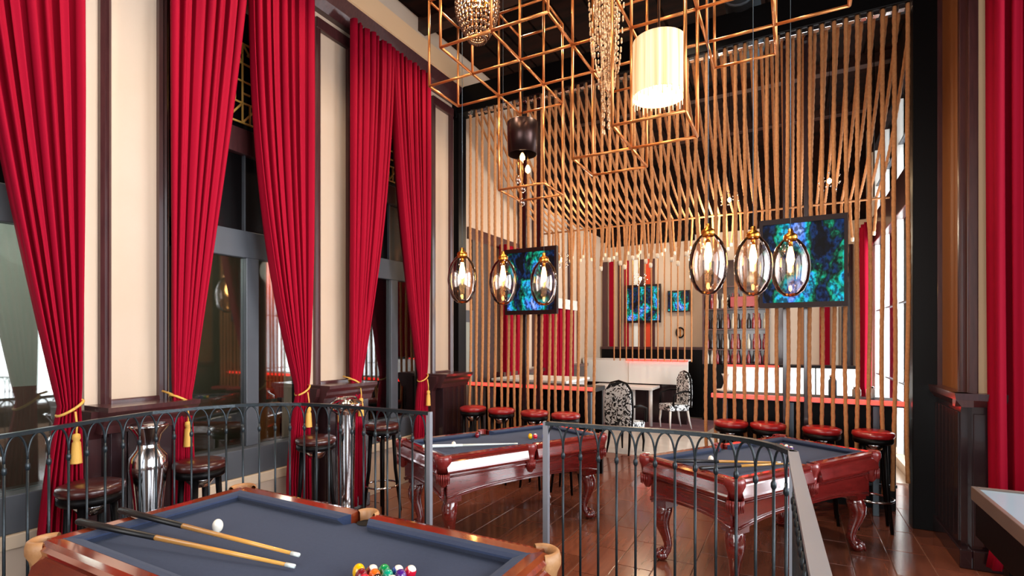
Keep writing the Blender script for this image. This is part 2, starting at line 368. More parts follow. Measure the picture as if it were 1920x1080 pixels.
# the corridor behind these windows
g = G().box((-7.6, -3.6, 0), (-7.5, 6.9, 5.5))
wc = struct(g.build('wall_corridor', M['olive']), 'dull olive wall of the passage behind the left windows')
G().box((-7.5, -3.6, 0), (-7.42, 3.1, 1.5)).build('panelling', M['brownwall'], wc)
G().box((-7.5, -1.2, 1.5), (-7.44, 3.0, 3.28)).build('pane_tone_sheet', M['greygreen'], wc)  # sheet added to give the nearest pane its grey-green reflected tone
struct(box('ceiling_corridor', (-7.6, -3.6, 3.3), (-5.1, 6.9, 3.4), M['black']))
struct(box('floor_corridor', (-7.6, -3.6, -.1), (-4.95, 6.9, 0), M['cherrydark']))
struct(box('wall_corridor_end', (-7.6, 6.8, 0), (-5.0, 6.9, 5.5), M['black']))
struct(box('wall_corridor_start', (-7.6, -3.7, 0), (-5.0, -3.6, 5.5), M['black']))
# objects placed behind the glass, most of them imitating reflections in it
t = thing('reflected_drape', 'orange-red cloth standing in for a reflection in the middle window', 'curtain', (-6.3, 4.75, 0))  # added cloth imitates an orange reflection in the pane
cg = G(); n = 24
cg.add([(.04*math.sin(i*1.9), -.12+i*.24/n, z) for z in (1.2, 3.25) for i in range(n+1)], [(i, i+1, n+2+i, n+1+i) for i in range(n)], 0, True)
cg.build('cloth', M['orange'], t); G().box((-.02, -.16, 3.25), (.02, .16, 3.3)).build('rail', M['black'], t)
t = thing('cream_reflection_panel', 'cream panel standing in for a reflection in the middle window', 'panel', (-6.32, 5.15, 0))  # added slab imitates the cream part of that reflection
G().box((-.05, -.27, 0), (.05, .27, 3.25)).build('slab', M['cream'], t, bev=.01); G().box((-.07, -.27, 0), (.07, .27, .15)).build('plinth', M['trimwood'], t, bev=.01)
t = thing('sandwich_board', 'orange-brown folding board beyond the middle window', 'board', (-5.55, 4.05, 0))
G().prism([(-.02, 0), (-.02, 1.25), (.02, 1.25), (.02, 0)], 'y', -.2, .2).build('board', M['wood2'], t)
G().box((-.03, -.22, 0), (.03, -.2, 1.3)).build('frame', M['black'], t); G().box((-.03, .2, 0), (.03, .22, 1.3)).build('frame', M['black'], t)
for yy, ln, lb in ((3.35, 1.1, 'glowing red strip standing in for a reflection in the middle window'), (6.0, .9, 'glowing red strip standing in for a reflection in the far window')):
    t = thing('red_reflection_bar', lb, 'shelf', (-7.0, yy, 0))  # added glowing strip imitates the red bar mirrored in the glass
    G().box((-.2, -ln/2, 1.52), (.2, ln/2, 1.56)).build('glow_bar_back', M['black'], t); G().box((.2, -ln/2, 1.52), (.215, ln/2, 1.56)).build('led_strip', M['neon'], t)
    G().box((-.1, -.1, 0), (.1, .1, 1.52)).build('support', M['black'], t)

# ------------------------------------------------------------------ left wall of the back room
YS = 7.0
g = G().box((XL-.2, 6.86, 0), (XL, 14.3, ZTOP))
wb = struct(g.build('wall_back_left', M['cream']), 'cream left wall of the back room beyond the ropes')
G().box((XL, 7.3, 3.9), (XL+.03, 9.2, 3.7)).build('picture_rail', M['trimwood'], wb)
G().box((XL, 7.42, 0), (XL+.03, 8.2, 3.7)).build('brown_panel', M['ceilbeam'], wb)
G().box((XL, 7.05, 0), (XL+.05, 7.42, 2.5)).build('slate_door_frame', M['frame'], wb, bev=.006)
G().box((XL+.05, 7.12, .1), (XL+.06, 7.36, 2.3)).build('door_glass', M['greygreen'], wb)
for yy in (9.1, 9.75, 11.7, 12.3):
    G().box((XL, yy, 1.45), (XL+.05, yy+.09, 5.6)).build('panel_moulding', M['trimwood'], wb)
G().box((XL, 8.2, 0), (XL+.15, 14.2, 1.35)).build('wainscot', M['wains'], wb)
G().box((XL, 8.2, 1.35), (XL+.2, 14.2, 1.42)).build('chair_rail', M['trimwood'], wb)
# back wall
YB = 14.2
wk = struct(box('wall_back', (-5.0, YB, 0), (1.8, YB+.2, ZTOP), M['cream']), 'beige back wall with striped panels and two screens')
for x0, x1, m in ((-4.75, -4.6, 'trimwood'), (-4.55, -4.42, 'curtain'), (-4.3, -4.2, 'trimwood'), (-4.12, -4.0, 'curtain'), (-3.85, -3.7, 'white'), (-3.68, -3.58, 'trimwood'), (-3.52, -3.4, 'orange'), (-3.4, -3.28, 'trimwood'),
                  (-.35, -.22, 'wains'), (.15, .3, 'amber'), (.55, .75, 'curtain'), (.85, .92, 'white'), (.98, 1.2, 'wains')):
    G().box((x0, YB-.04, 1.4), (x1, YB, 4.2)).build('stripe_panel', M[m], wk)
G().box((-4.8, YB-.06, 4.75), (1.45, YB, ZTOP-.05)).build('upper_dark_cladding', M['ceil'], wk)  # dark cladding added to keep the upper wall black behind the ropes
G().box((-4.8, 9.9, 4.9), (-4.77, YB-.06, ZTOP-.05)).build('upper_dark_cladding', M['ceil'], wb)  # same added darkening on the side wall
G().box((-4.75, YB-.1, 0), (-1.95, YB, 1.75)).build('wainscot', M['black'], wk)
G().box((-4.75, YB-.13, 1.75), (-1.95, YB, 1.82)).build('chair_rail', M['trimwood'], wk)
t = struct(box('wall_right_beyond', (1.45, YS, 0), (1.65, 7.75, ZTOP), M['black']))
struct(box('wall_right_end', (1.45, 13.2, 0), (1.65, YB, ZTOP), M['cream']))
struct(box('wall_right_over', (1.45, 7.75, 5.95), (1.65, 13.2, ZTOP), M['ceil']))
struct(box('wall_right_low', (1.45, 7.75, 0), (1.65, 13.2, .14), M['stone']))
w = thing('window_4', 'tall bright window in the right wall behind the ropes', None, kind='structure')
G().box((1.44, 7.75, 3.98), (1.6, 13.2, 4.55)).build('transom', M['trimwood'], w, bev=.01)
for yy in (7.75, 9.1, 10.5, 11.9, 13.12): G().box((1.5, yy, .14), (1.58, yy+.05, 5.95)).build('mullion', M['white'], w)
for zz in (1.3, 2.6, 5.2): G().box((1.52, 7.75, zz), (1.56, 13.2, zz+.02)).build('muntin', M['frame'], w)
G().box((1.535, 7.75, .14), (1.545, 13.2, 5.95)).build('pane', M['clear'], w)
# ------------------------------------------------------------------ right wall
XR = 1.38
wr = struct(G().box((XR, 6.1, 0), (XR+.1, YS+.15, ZTOP)).box((XR, 6.0, 0), (2.05, 6.1, ZTOP)).box((3.9, 6.0, 0), (4.2, 6.1, ZTOP)).box((2.05, 6.0, 0), (3.9, 6.1, .7)).box((2.05, 6.0, 5.45), (3.9, 6.1, ZTOP)).build('wall_right', M['cream2']), 'ochre and cream right wall with dark wainscot')
G().box((XR-.012, 6.1, 1.5), (XR, 7.0, 6.7)).build('ochre_panel', M['amber'], wr)
for i, yy in enumerate((6.06, 6.9)): G().box((XR-.06, yy, 1.5), (XR, yy+.06, ZTOP)).build('panel_moulding', M['trimwood'], wr, bev=.01)
G().box((XR-.02, 5.95, 1.52), (XR+.05, 6.0, ZTOP)).build('panel_moulding', M['trimwood'], wr, bev=.01)
G().box((XR-.06, 6.0, 0), (XR, 7.05, 1.44)).build('wainscot', M['wains'], wr)
ws = G().box((XR, 5.94, 0), (2.05, 6.0, 1.44)).build('wainscot', M['wains'], wr)
for i in range(7): G().box((XR-.075, 6.04+i*.137, .2), (XR-.058, 6.04+i*.137+.125, 1.36)).build('board', M['wains'], ws, bev=.004)
for i in range(4): G().box((XR+.01+i*.137, 5.925, .2), (XR+.01+i*.137+.125, 5.942, 1.36)).build('board', M['wains'], ws, bev=.004)
G().prism([(XR, 1.42), (XR-.08, 1.42), (XR-.12, 1.48), (XR-.13, 1.54), (XR, 1.54)], 'y', 5.88, 7.0).build('chair_rail', M['trimwood'], wr)
G().prism([(6.0, 1.42), (5.92, 1.42), (5.88, 1.48), (5.87, 1.54), (6.0, 1.54)], 'x', XR-.12, 2.05).build('chair_rail', M['trimwood'], wr)
G().box((XR-.09, 5.9, 0), (XR, 7.0, .17)).build('base_moulding', M['wains'], wr, bev=.01)
struct(G().box((XR, 5.9, 0), (4.15, 5.94, .17)).build('baseboard_right', M['wains'], bev=.01))
w = thing('window_5', 'side window beside the dim red curtain', None, kind='structure'); del w['label']
for xx in (2.05, 2.64, 3.26, 3.85): G().box((xx, 6.02, .7), (xx+.05, 6.08, 5.45)).build('mullion', M['frame'], w)
for zz in (.7, 2.9, 5.4): G().box((2.05, 6.02, zz), (3.9, 6.08, zz+.05)).build('muntin', M['frame'], w)
# near right wall with its window openings (out of frame)
g = G().box((4.0, -3.6, 0), (4.1, 6.0, .7)).box((4.0, -3.6, 5.4), (4.1, 6.0, ZTOP)).box((4.0, -3.6, .7), (4.1, -1.9, 5.4)).box((4.0, 2.5, .7), (4.1, 3.2, 5.4)).box((4.0, 5.9, .7), (4.1, 6.0, 5.4))
struct(g.build('wall_right_near', M['cream']))
g = G().box((-5.0, -3.7, 0), (-2.7, -3.6, ZTOP)).box((1.1, -3.7, 0), (4.1, -3.6, ZTOP)).box((-2.7, -3.7, 5.0), (1.1, -3.6, ZTOP)).box((-2.7, -3.7, 0), (1.1, -3.6, .8))
struct(g.build('wall_front', M['cream']))
# ceiling
ce = struct(box('ceiling', (-5.0, -3.7, 6.7), (4.2, 14.4, 6.85), M['ceil']), 'dark timber ceiling')
for yy in (.6, 2.4, 4.2, 6.0, 8.2, 10.2, 12.2): G().box((-4.8, yy, 6.5), (4.1, yy+.16, 6.7)).build('beam', M['ceilbeam'], ce, bev=.01)
for i in range(20): G().box((-4.7+i*.44, -3.4, 6.66), (-4.7+i*.44+.40, 14.0, 6.7)).build('board', M['ceil'], ce)
d = thing('air_duct', 'grey round air duct under the dark ceiling', 'duct', (-.55, 5.2, 6.19))
G().tube([(0, -2.2, 0), (0, 3.0, 0)], .2, 20).build('pipe', M['plate'], d)
for yy in (-1.5, 0, 1.5): G().tube([(0, yy, 0), (0, yy+.05, 0)], .215, 20).build('collar', M['plate'], d)
for yy in (-1.0, 1.2): G().box((-.01, yy, .18), (.01, yy+.03, .29)).build('strap', M['black'], d)

# ------------------------------------------------------------------ rope screen
rs = thing('rope_screen', 'black beam and columns hung with vertical hemp ropes across the hall', 'screen')
G().box((-4.93, YS-.12, 5.62), (1.4, YS+.14, 6.02)).build('beam', M['black'], rs, bev=.01)
G().box((-4.95, YS-.14, 5.55), (-4.72, YS+.14, 5.9)).build('corbel', M['black'], rs, bev=.01)
G().box((-4.90, YS-.10, 0), (-4.70, YS+.12, 5.62)).build('column', M['black'], rs, bev=.006)
G().box((1.12, YS-.10, 0), (1.33, YS+.12, 5.62)).build('column', M['black'], rs, bev=.006)
for x0 in (-3.60, -3.355, -.075, .145): G().box((x0-.035, YS+.04, 0), (x0+.035, YS+.11, 5.62)).build('post', M['wains'], rs, bev=.004)
def rope_mesh(name, pts, r=.021, pitch=.11, tip=True):
    P = [Vector(p) for p in pts]; L = [0]
    for a, b in zip(P, P[1:]): L.append(L[-1]+(b-a).length)
    st = pitch/7; n = int(L[-1]/st); out = []; k = 0
    for i in range(n+1):
        s_ = i*L[-1]/n
        while k < len(L)-2 and L[k+1] < s_: k += 1
        out.append(P[k].lerp(P[k+1], (s_-L[k])/(L[k+1]-L[k])))
    q = G(); q.tube(out, r, 9, 0, True, True, lobes=3, tw=2*PI/7/3)
    if tip:
        e = out[-1]; q.lathe([(0, -.04), (r*.95, -.036), (r*1.15, -.015), (r*1.15, .012), (r*1.0, .025), (0, .03)], 10, 1, T=Matrix.Translation(e))
    o = q.build(name, [M['rope'], M['ropetip']], fix=False); me = o.data; bpy.data.objects.remove(o); return me
def wob(z0, z1, n, amp, ph):
    return [(amp*math.sin(ph+i*.9)*i/n, amp*.6*math.cos(ph*1.7+i*.7)*i/n, z0+(z1-z0)*i/n) for i in range(n+1)]
full = [rope_mesh('rope', wob(0, -L_, 12, .014, p), tip=False) for L_, p in ((5.25, .3), (5.15, 1.9), (5.3, 3.4))]
left_r = [rope_mesh('rope', wob(0, -L_, 12, .012, p), tip=False) for L_, p in ((5.0, .7), (5.1, 2.2))]
door_r = [rope_mesh('rope', wob(0, -L_, 8, .03, p)) for L_, p in ((2.56, .5), (2.62, 2.5), (2.5, 4.1))]
clip = G().box((-.03, -.035, -.06), (.03, .035, .02)).build('clip', M['chrome'], rs, bev=.004); cme = clip.data; clip.location = (-4.5, YS-.06, 5.62)
xs = []; x = -4.5
while x < 1.09: xs.append(x); x += .114
for i, x in enumerate(xs):
    if -2.36 < x < -.98: me = door_r[i % 3]
    elif x < -2.3: me = left_r[i % 2]
    else: me = full[i % 3]
    xx = x+random.uniform(-.008, .008)
    mk('rope', me, rs, (xx, YS-.07, 5.62), (0, 0, random.choice((0, .4, -.4))))
    if i: mk('clip', cme, rs, (x+.057, YS-.06, 5.625))
# canopy of ropes swagging back from the beam to a far bar
rc = thing('rope_canopy', 'canopy of hemp ropes sagging back from the beam behind the rope screen', 'canopy')
ZB, YF = 4.22, 9.75
pts = []
for i in range(17):
    u = i/16; pts.append((0, (YF-YS)*u, (ZB-5.62)*u-.30*math.sin(PI*u)))
tail = [(0, YF-YS+.03, ZB-5.62-.06), (0.01, YF-YS+.035, ZB-5.62-.35), (.03, YF-YS+.02, ZB-5.62-.62)]
tail2 = [(0, YF-YS+.03, ZB-5.62-.06), (-0.01, YF-YS+.035, ZB-5.62-.3), (-.03, YF-YS+.02, ZB-5.62-.55)]
cs = [rope_mesh('rope', pts+tail, .019), rope_mesh('rope', pts+tail2, .019)]
for i, x in enumerate(xs): mk('rope', cs[i % 2], rc, (x+.05, YS+.02, 5.62))
G().tube([(-4.55, YF, ZB-.03), (1.3, YF, ZB-.03)], .016, 10).build('bar', M['rope'], rc)
for x in (-4.0, -2.0, 0, 1.1): G().tube([(x, YF, ZB), (x, YF, 6.55)], .008, 6).build('hanger', M['black'], rc)
# farther screen of thin ropes in the back room
rb = thing('rope_screen', 'smaller rope screen hanging over the white counter in the back room', 'screen')
G().box((-3.9, 11.9, 4.2), (-1.9, 12.0, 4.32)).build('beam', M['black'], rb)
bk = rope_mesh('rope', [(0, 0, 0), (0, 0, -2.68)], .016, .14, False)
for i in range(13): mk('rope', bk, rb, (-3.72+i*.146, 11.95, 4.2))
for x in (-3.8, -2.0): G().tube([(x, 11.95, 4.3), (x, 11.95, 6.6)], .01, 6).build('hanger', M['black'], rb)

# ------------------------------------------------------------------ bar counters with red LED edge
def counter(x0, x1, label, posts):
    t = thing('bar_counter', label, 'counter', ((x0+x1)/2, YS+.1, 0), group='bar counters with red light strips'); h = (x1-x0)/2
    G().box((-h, .0, 1.255), (h, .48, 1.32)).build('countertop', M['black'], t, bev=.006)
    G().box((-h, -.05, 1.282), (h, -.012, 1.325)).build('led_strip', M['neon'], t)
    G().box((-h, -.012, 1.27), (h, 0, 1.33)).build('led_channel', M['steel'], t)
    G().box((-h+.06, .40, 0), (h-.02, .46, 1.255)).build('front_panel', M['black'], t)
    for p in posts: G().box((p-.03, .08, 0), (p+.03, .14, 1.255)).build('post', M['plate'], t, bev=.004)
    G().tube([(-h+.05, .12, .35), (h-.05, .12, .35)], .018, 8).build('foot_rail', M['plate'], t)
    return t
counter(-4.62, -2.50, 'black bar counter with red LED edge behind the left rope group', (-.7, .1, .95))
counter(-.92, 1.08, 'black bar counter with red LED edge behind the right rope group', (-.85, -.1, .75))

# ------------------------------------------------------------------ pool tables
TL, TW, TH = 2.12, 1.07, .95
def pool_table(name, label, loc, rz, wood, top, leather, felt, sights=False):
    t = thing(name, label, 'pool table', loc, rz, 'pool tables')
    hx, hy = TL/2, TW/2; rw = .115; ins = .075
    zt = TH; zc_ = TH-.05
    G().box((-hx+.1, -hy+.1, zc_-.06), (hx-.1, hy-.1, zc_)).build('bed_cloth', felt, t)
    # rails: profile across (0 = inner edge .. rw = outer)
    prof = [(0, zt-.004), (.05, zt), (.078, zt-.006), (.09, zt-.022), (.084, zt-.045), (.09, zt-.055), (rw-.006, zt-.12), (rw, zt-.135), (rw-.004, zt-.15), (rw-.035, zt-.165), (0, zt-.165)]
    cus = [(0, zt-.003), (-.028, zt-.006), (-.052, zt-.014), (-.055, zt-.022), (-.03, zt-.05), (0, zt-.055)]
    gap = .085; sg = .06
    def rail(kind, sgn, a, b):
        q = G(); c_ = G()
        if kind == 'l':   # along x, at y=sgn*hy
            q.prism([(sgn*(hy-rw+p), z) for p, z in prof], 'x', a, b)
            n = len(cus); vs = []
            for t_, o in ((a, 1), (b, -1)):
                for p, z in cus: vs.append((t_+o*(-p)*.7, sgn*(hy-rw+p), z))
            c_.add(vs, [tuple(range(n)), tuple(range(n, 2*n))]+[(i, (i+1) % n, n+(i+1) % n, n+i) for i in range(n)])
        else:
            q.prism([(sgn*(hx-rw+p), z) for p, z in prof], 'y', a, b)
            n = len(cus); vs = []
            for t_, o in ((a, 1), (b, -1)):
                for p, z in cus: vs.append((sgn*(hx-rw+p), t_+o*(-p)*.7, z))
            c_.add(vs, [tuple(range(n)), tuple(range(n, 2*n))]+[(i, (i+1) % n, n+(i+1) % n, n+i) for i in range(n)])
        r_ = q.build('rail', top, t); c_.build('cushion', felt, t)
        if sights:
            for k in range(1, 4):
                p = a+(b-a)*k/4; e = hy-rw+.065 if kind == 'l' else hx-rw+.065
                pt = (p, sgn*e) if kind == 'l' else (sgn*e, p)
                s_ = G().lathe([(0, zt+.001), (.008, zt+.0005), (.009, zt-.003)], 8, T=Matrix.Translation((pt[0], pt[1], 0)))
                s_.build('sight', M['ivory'], r_)
    for s_ in (-1, 1):
        rail('l', s_, -hx+gap, -sg); rail('l', s_, sg, hx-gap); rail('s', s_, -hy+gap, hy-gap)
    # pockets
    def pocket(px, py, ang, mid=False):
        r0, r1 = (.048, .079) if not mid else (.042, .066)
        T = Matrix.Translation((px, py, 0)) @ Matrix.Rotation(ang, 4, 'Z')
        a1 = 1.75 if not mid else 1.65
        q = G().lathe([(r0, zt-.16), (r0, zt-.004), (r0+.008, zt+.006), ((r0+r1)/2, zt+.009), (r1-.006, zt+.002), (r1, zt-.02), (r1, zt-.05), (r1-.014, zt-.08), (r1-.03, zt-.165), (r0, zt-.16)], 18, 0, T=T, a0=-a1, a1=a1)
        p = q.build('pocket', leather, t)
        G().lathe([(0, zc_+.003), (r0+.008, zc_+.003)], 20, T=T).build('pocket_shade_disc', M['hole'], p)  # black disc painted in for the shade down the pocket
        b = G().lathe([(r0+.012, zt-.16), (r0+.01, zt-.2), (r0*.8, zt-.26), (.02, zt-.285), (0, zt-.285)], 14, T=T)
        b.build('pocket_net', leather, p)
        f = G()
        for k in range(9):
            th = -a1*.8+k*a1*.2; x_, y_ = math.cos(th)*(r1-.02), math.sin(th)*(r1-.02)
            f.tube([(x_, y_, zt-.16), (x_*1.05, y_*1.05, zt-.25)], [.010, .004], 5, T=T)
        tag(f.build('fringe', leather, p), kind='stuff')
    o = .048
    for sx in (-1, 1):
        for sy in (-1, 1): pocket(sx*(hx-.075), sy*(hy-.075), math.atan2(sy, sx))
    for sy in (-1, 1): pocket(0, sy*(hy-.068), sy*PI/2, True)
    # cabinet apron with arched lower edge
    zr = zt-.165; zl, zm = .53, .60
    def apron(kind, sgn):
        e = (hx if kind == 'l' else hy)-ins-.04; n = 12; lo = []
        for i in range(n+1):
            u = -1+2*i/n; lo.append((u*e, zl+(zm-zl)*(1-abs(u)**3)))
        poly = [(-e, zr)]+lo+[(e, zr)]
        d0 = (hy if kind == 'l' else hx)-ins
        q = G(); q.prism([(p, z) for p, z in poly], 'y', sgn*(d0-.03), sgn*d0)
        # moulding bead along the lower edge
        q.tube([(p, sgn*(d0+.004), z+.028) for p, z in lo], .011, 6)
        q.tube([(-e, sgn*(d0+.004), zr-.035), (e, sgn*(d0+.004), zr-.035)], .010, 6)
        T = Matrix.Identity(4) if kind == 'l' else Matrix.Rotation(PI/2, 4, 'Z')
        q.v = [tuple(T @ Vector(p)) for p in q.v]
        return q.build('apron', wood, t)
    for s_ in (-1, 1): apron('l', s_); apron('s', s_)
    # cabriole legs
    for sx in (-1, 1):
        for sy in (-1, 1):
            q = G(); bx_, by_ = sx*(hx-.20), sy*(hy-.17); dx, dy = sx*.75, sy*.66
            q.box((bx_-.075, by_-.075, .50), (bx_+.075, by_+.075, zr-.02))
            path = [(0, .52, .066), (.012, .47, .074), (.03, .42, .078), (.034, .36, .070), (.018, .29, .055), (-.006, .22, .044), (-.022, .15, .037), (-.015, .10, .036), (.012, .065, .042), (.03, .04, .05)]
            pts = [(bx_+dx*a, by_+dy*a, z) for a, z, r in path]
            q.tube(pts, [r for a, z, r in path], 12)
            T = Matrix.Translation((bx_+dx*.035, by_+dy*.035, .045))
            q.lathe([(0, -.045), (.035, -.04), (.056, -.015), (.058, .01), (.04, .04), (0, .05)], 12, T=T)
            for k in (-.6, 0, .6):
                a_ = math.atan2(dy, dx)+k
                q.tube([(bx_+dx*.01+math.cos(a_)*.02, by_+dy*.01+math.sin(a_)*.02, .11), (bx_+dx*.035+math.cos(a_)*.05, by_+dy*.035+math.sin(a_)*.05, .07), (bx_+dx*.035+math.cos(a_)*.066, by_+dy*.035+math.sin(a_)*.066, .015)], [.014, .016, .009], 6)
            q.lathe([(.068, .50), (.084, .505), (.088, .52), (.08, .535), (.075, .54)], 4, sm=False, T=Matrix.Translation((bx_, by_, 0)) @ Matrix.Rotation(PI/4, 4, 'Z'))
            q.build('leg', wood, t)
    G().box((-hx+.12, -hy+.12, zr-.05), (hx-.12, hy-.12, zr-.01)).build('slate_bed', M['hole'], t)
    return t
R32 = math.radians(90-32)
pt1 = pool_table('pool_table', 'cherry pool table with blue felt and tan leather pockets, nearest, on the platform', (-1.905, 1.505, .18), 0, M['cherry'], M['cherrytop'], M['leather'], M['felt'])
pt3 = pool_table('pool_table', 'cherry pool table with blue felt behind the curved end of the right railing', (-.26, 5.38, 0), R32, M['cherry'], M['cherry'], M['leatherr'], M['felt'])
pt2 = pool_table('pool_table', 'cherry pool table with blue felt below the left cluster of glass pendants', (-2.77, 4.96, 0), math.radians(90-27), M['cherry'], M['cherry'], M['leatherr'], M['felt'])
t4 = thing('game_table', 'dark table with a glare-pale glossy top at the right edge below the dim red curtain', 'table', (1.117, 4.83, 0))
G().box((.03, -2.27, .925), (1.12, -.03, .952)).build('playing_surface', M['paletop'], t4)
for a_, b_ in (((0, -2.3, .87), (.03, 0, .965)), ((1.12, -2.3, .87), (1.15, 0, .965)), ((.03, -.03, .87), (1.12, 0, .965)), ((.03, -2.3, .87), (1.12, -2.27, .965))): G().box(a_, b_).build('rim', M['paletrim'], t4, bev=.004)
for a_, b_ in (((.02, -2.28, .62), (.06, -.02, .87)), ((1.09, -2.28, .62), (1.13, -.02, .87)), ((.06, -.06, .62), (1.09, -.02, .87)), ((.06, -2.28, .62), (1.09, -2.24, .87))): G().box(a_, b_).build('apron', M['black'], t4, bev=.004)
for x_ in (.12, .93):
    for y_ in (-.32, -2.1): G().prism([(x_, y_), (x_+.11, y_), (x_+.11, y_+.11), (x_, y_+.11)], 'z', 0, .88).build('leg', M['black'], t4, bev=.006)

# balls
def ball_me(base, stripe=False):
    q = G(); n, m = 20, 12; r, rz_ = .0245, .033; vs = []; fs = []; mi = []
    for i in range(1, m):
        ph = PI*i/m
        for j in range(n): vs.append((r*math.sin(ph)*math.cos(2*PI*j/n), r*math.sin(ph)*math.sin(2*PI*j/n), rz_*math.cos(ph)))
    top = len(vs); vs += [(0, 0, rz_), (0, 0, -rz_)]
    for i in range(m-2):
        for j in range(n): q_ = (i*n+j, i*n+(j+1) % n, (i+1)*n+(j+1) % n, (i+1)*n+j); fs.append(q_); mi.append(0 if (not stripe or 2 <= i <= m-5) else 1)
    for j in range(n):
        fs.append((top, (j+1) % n, j)); mi.append(1 if stripe else 0); fs.append((top+1, (m-2)*n+j, (m-2)*n+(j+1) % n)); mi.append(1 if stripe else 0)
    q.v, q.f, q.m, q.s = vs, fs, mi, [True]*len(fs)
    o = q.build('pool_ball', [base, M['ivory']]); return o
COL = {n: mat('ball_'+n, h, .1, coat=.8) for n, h in dict(yellow='F2B705', blue='1746B0', red='C8102E', purple='4A1E7A', orange='EE6A1B', green='0B8A4A', maroon='7A1420', black='0A0A0A', teal='0B9A7A').items()}
def place_ball(c, stripe, x, y, z, label, group=None, rot=(0, 0, 0)):
    o = ball_me(M['ivory'] if c == 'white' else COL[c], stripe); o.location = (x, y, z); o.rotation_euler = rot
    return tag(o, label, 'ball', group)
ZB1 = .18+TH-.05+.033
place_ball('white', False, -2.44, 1.53, ZB1, 'white cue ball lying alone on the nearest blue felt')
a_ = math.radians(26); ux, uy = math.cos(a_), math.sin(a_); vx, vy = math.sin(a_), -math.cos(a_)
rack = [[('yellow', 0), ('white', 1), ('green', 0), ('blue', 1), ('red', 1)], [('maroon', 0), ('orange', 0), ('teal', 0), ('purple', 0)], [('red', 0), ('black', 0), ('yellow', 1)], [('blue', 0), ('green', 1)], [('orange', 1)]]
bx0, by0 = -1.475, 1.485; D = .0495
rown = ['back row', 'second row', 'middle row', 'fourth row', 'front tip']
for i, row in enumerate(rack):
    for j, (c, s_) in enumerate(row):
        px, py = bx0+(j+i*.5)*D*ux+i*D*.87*vx, by0+(j+i*.5)*D*uy+i*D*.87*vy
        cc = 'maroon' if c == 'white' else c
        desc = 'striped' if s_ else 'solid'
        place_ball(cc, s_, px, py, ZB1, '%s %s ball in the %s of the rack on the nearest table' % (desc, cc, rown[i]), 'racked pool balls on the nearest table', (0, .5, 0) if s_ else (0, 0, 0))
def on_table(t, u, v):   # world position of table-local point
    a = t.rotation_euler.z; return t.location.x+u*math.cos(a)-v*math.sin(a), t.location.y+u*math.sin(a)+v*math.cos(a)
ZB3 = TH-.05+.033
for c, s_, u, v, lb in (('white', 0, -.55, .12, 'white cue ball on the right-hand middle pool table'), ('maroon', 0, -.15, .38, 'dark red ball near the far cushion of the right-hand middle table')):
    x_, y_ = on_table(pt3, u, v); place_ball(c, s_, x_, y_, ZB3, lb)
for i, (c, s_) in enumerate([('yellow', 0), ('green', 0), ('blue', 1), ('purple', 1), ('red', 0), ('orange', 1)]):
    r_, k = (0, i) if i < 4 else (1, i-4)
    x_, y_ = on_table(pt3, .48+r_*.045, .17-.052*k-r_*.026)
    place_ball(c, s_, x_, y_, ZB3, '%s %s ball in the small rack on the right middle table' % ('striped' if s_ else 'solid', c), 'racked pool balls on the right middle table')
for c, s_, u, v, lb in (('yellow', 0, .30, -.06, 'yellow ball beside a white and blue one on the left middle table'), ('red', 1, .34, -.10, 'white striped ball next to the yellow one on the left middle table'), ('blue', 0, .42, -.16, 'blue ball near the rail of the left middle table'),
                        ('maroon', 0, -.15, .34, 'dark red ball near the far cushion of the left middle table'), ('white', 0, -.62, .02, 'white cue ball on the left middle table')):
    x_, y_ = on_table(pt2, u, v); place_ball(c, s_, x_, y_, ZB3, lb)
# cues
def cue(p, q, label, group='pool cues', pale=False):
    p, q = Vector(p), Vector(q); L = (q-p).length
    t = thing('pool_cue', label, 'cue', tuple(p), 0, group); d_ = (q-p).normalized()
    t.rotation_mode = 'QUATERNION'; t.rotation_quaternion = d_.to_track_quat('X', 'Z')
    G().tube([(0, 0, 0), (.012, 0, 0), (L*.40, 0, 0)], [.012, .0165, .013], 12).build('butt', M['ferrule'] if pale else M['cuebutt'], t)
    G().tube([(L*.40, 0, 0), (L*.97, 0, 0)], [.0128, .007], 12).build('shaft', M['ferrule'] if pale else M['cuewood'], t)
    G().tube([(L*.965, 0, 0), (L, 0, 0)], [.0085, .0082], 12).build('ferrule', M['ferrule'], t)
    return t
cue((-2.975, 1.185, 1.152), (-1.765, 1.425, 1.098), 'wooden cue with black butt, lower of the pair on the nearest table')
cue((-2.985, 1.365, 1.152), (-1.80, 1.475, 1.118), 'wooden cue with black butt, upper of the pair on the nearest table')
a0 = on_table(pt3, -1.0, .12); a1 = on_table(pt3, -.05, -.22); cue((*a0, TH+.02), (*a1, TH-.035), 'pale cue resting across the right middle table toward its near rail')
a0 = on_table(pt3, -1.02, -.16); a1 = on_table(pt3, .05, -.30); cue((*a0, TH+.02), (*a1, TH-.035), 'dark cue lying along the near rail of the right middle table')
a0 = on_table(pt2, -1.0, -.05); a1 = on_table(pt2, .0, -.24); cue((*a0, TH+.02), (*a1, TH-.035), 'pale cue resting on the left rail of the left middle table', pale=True)

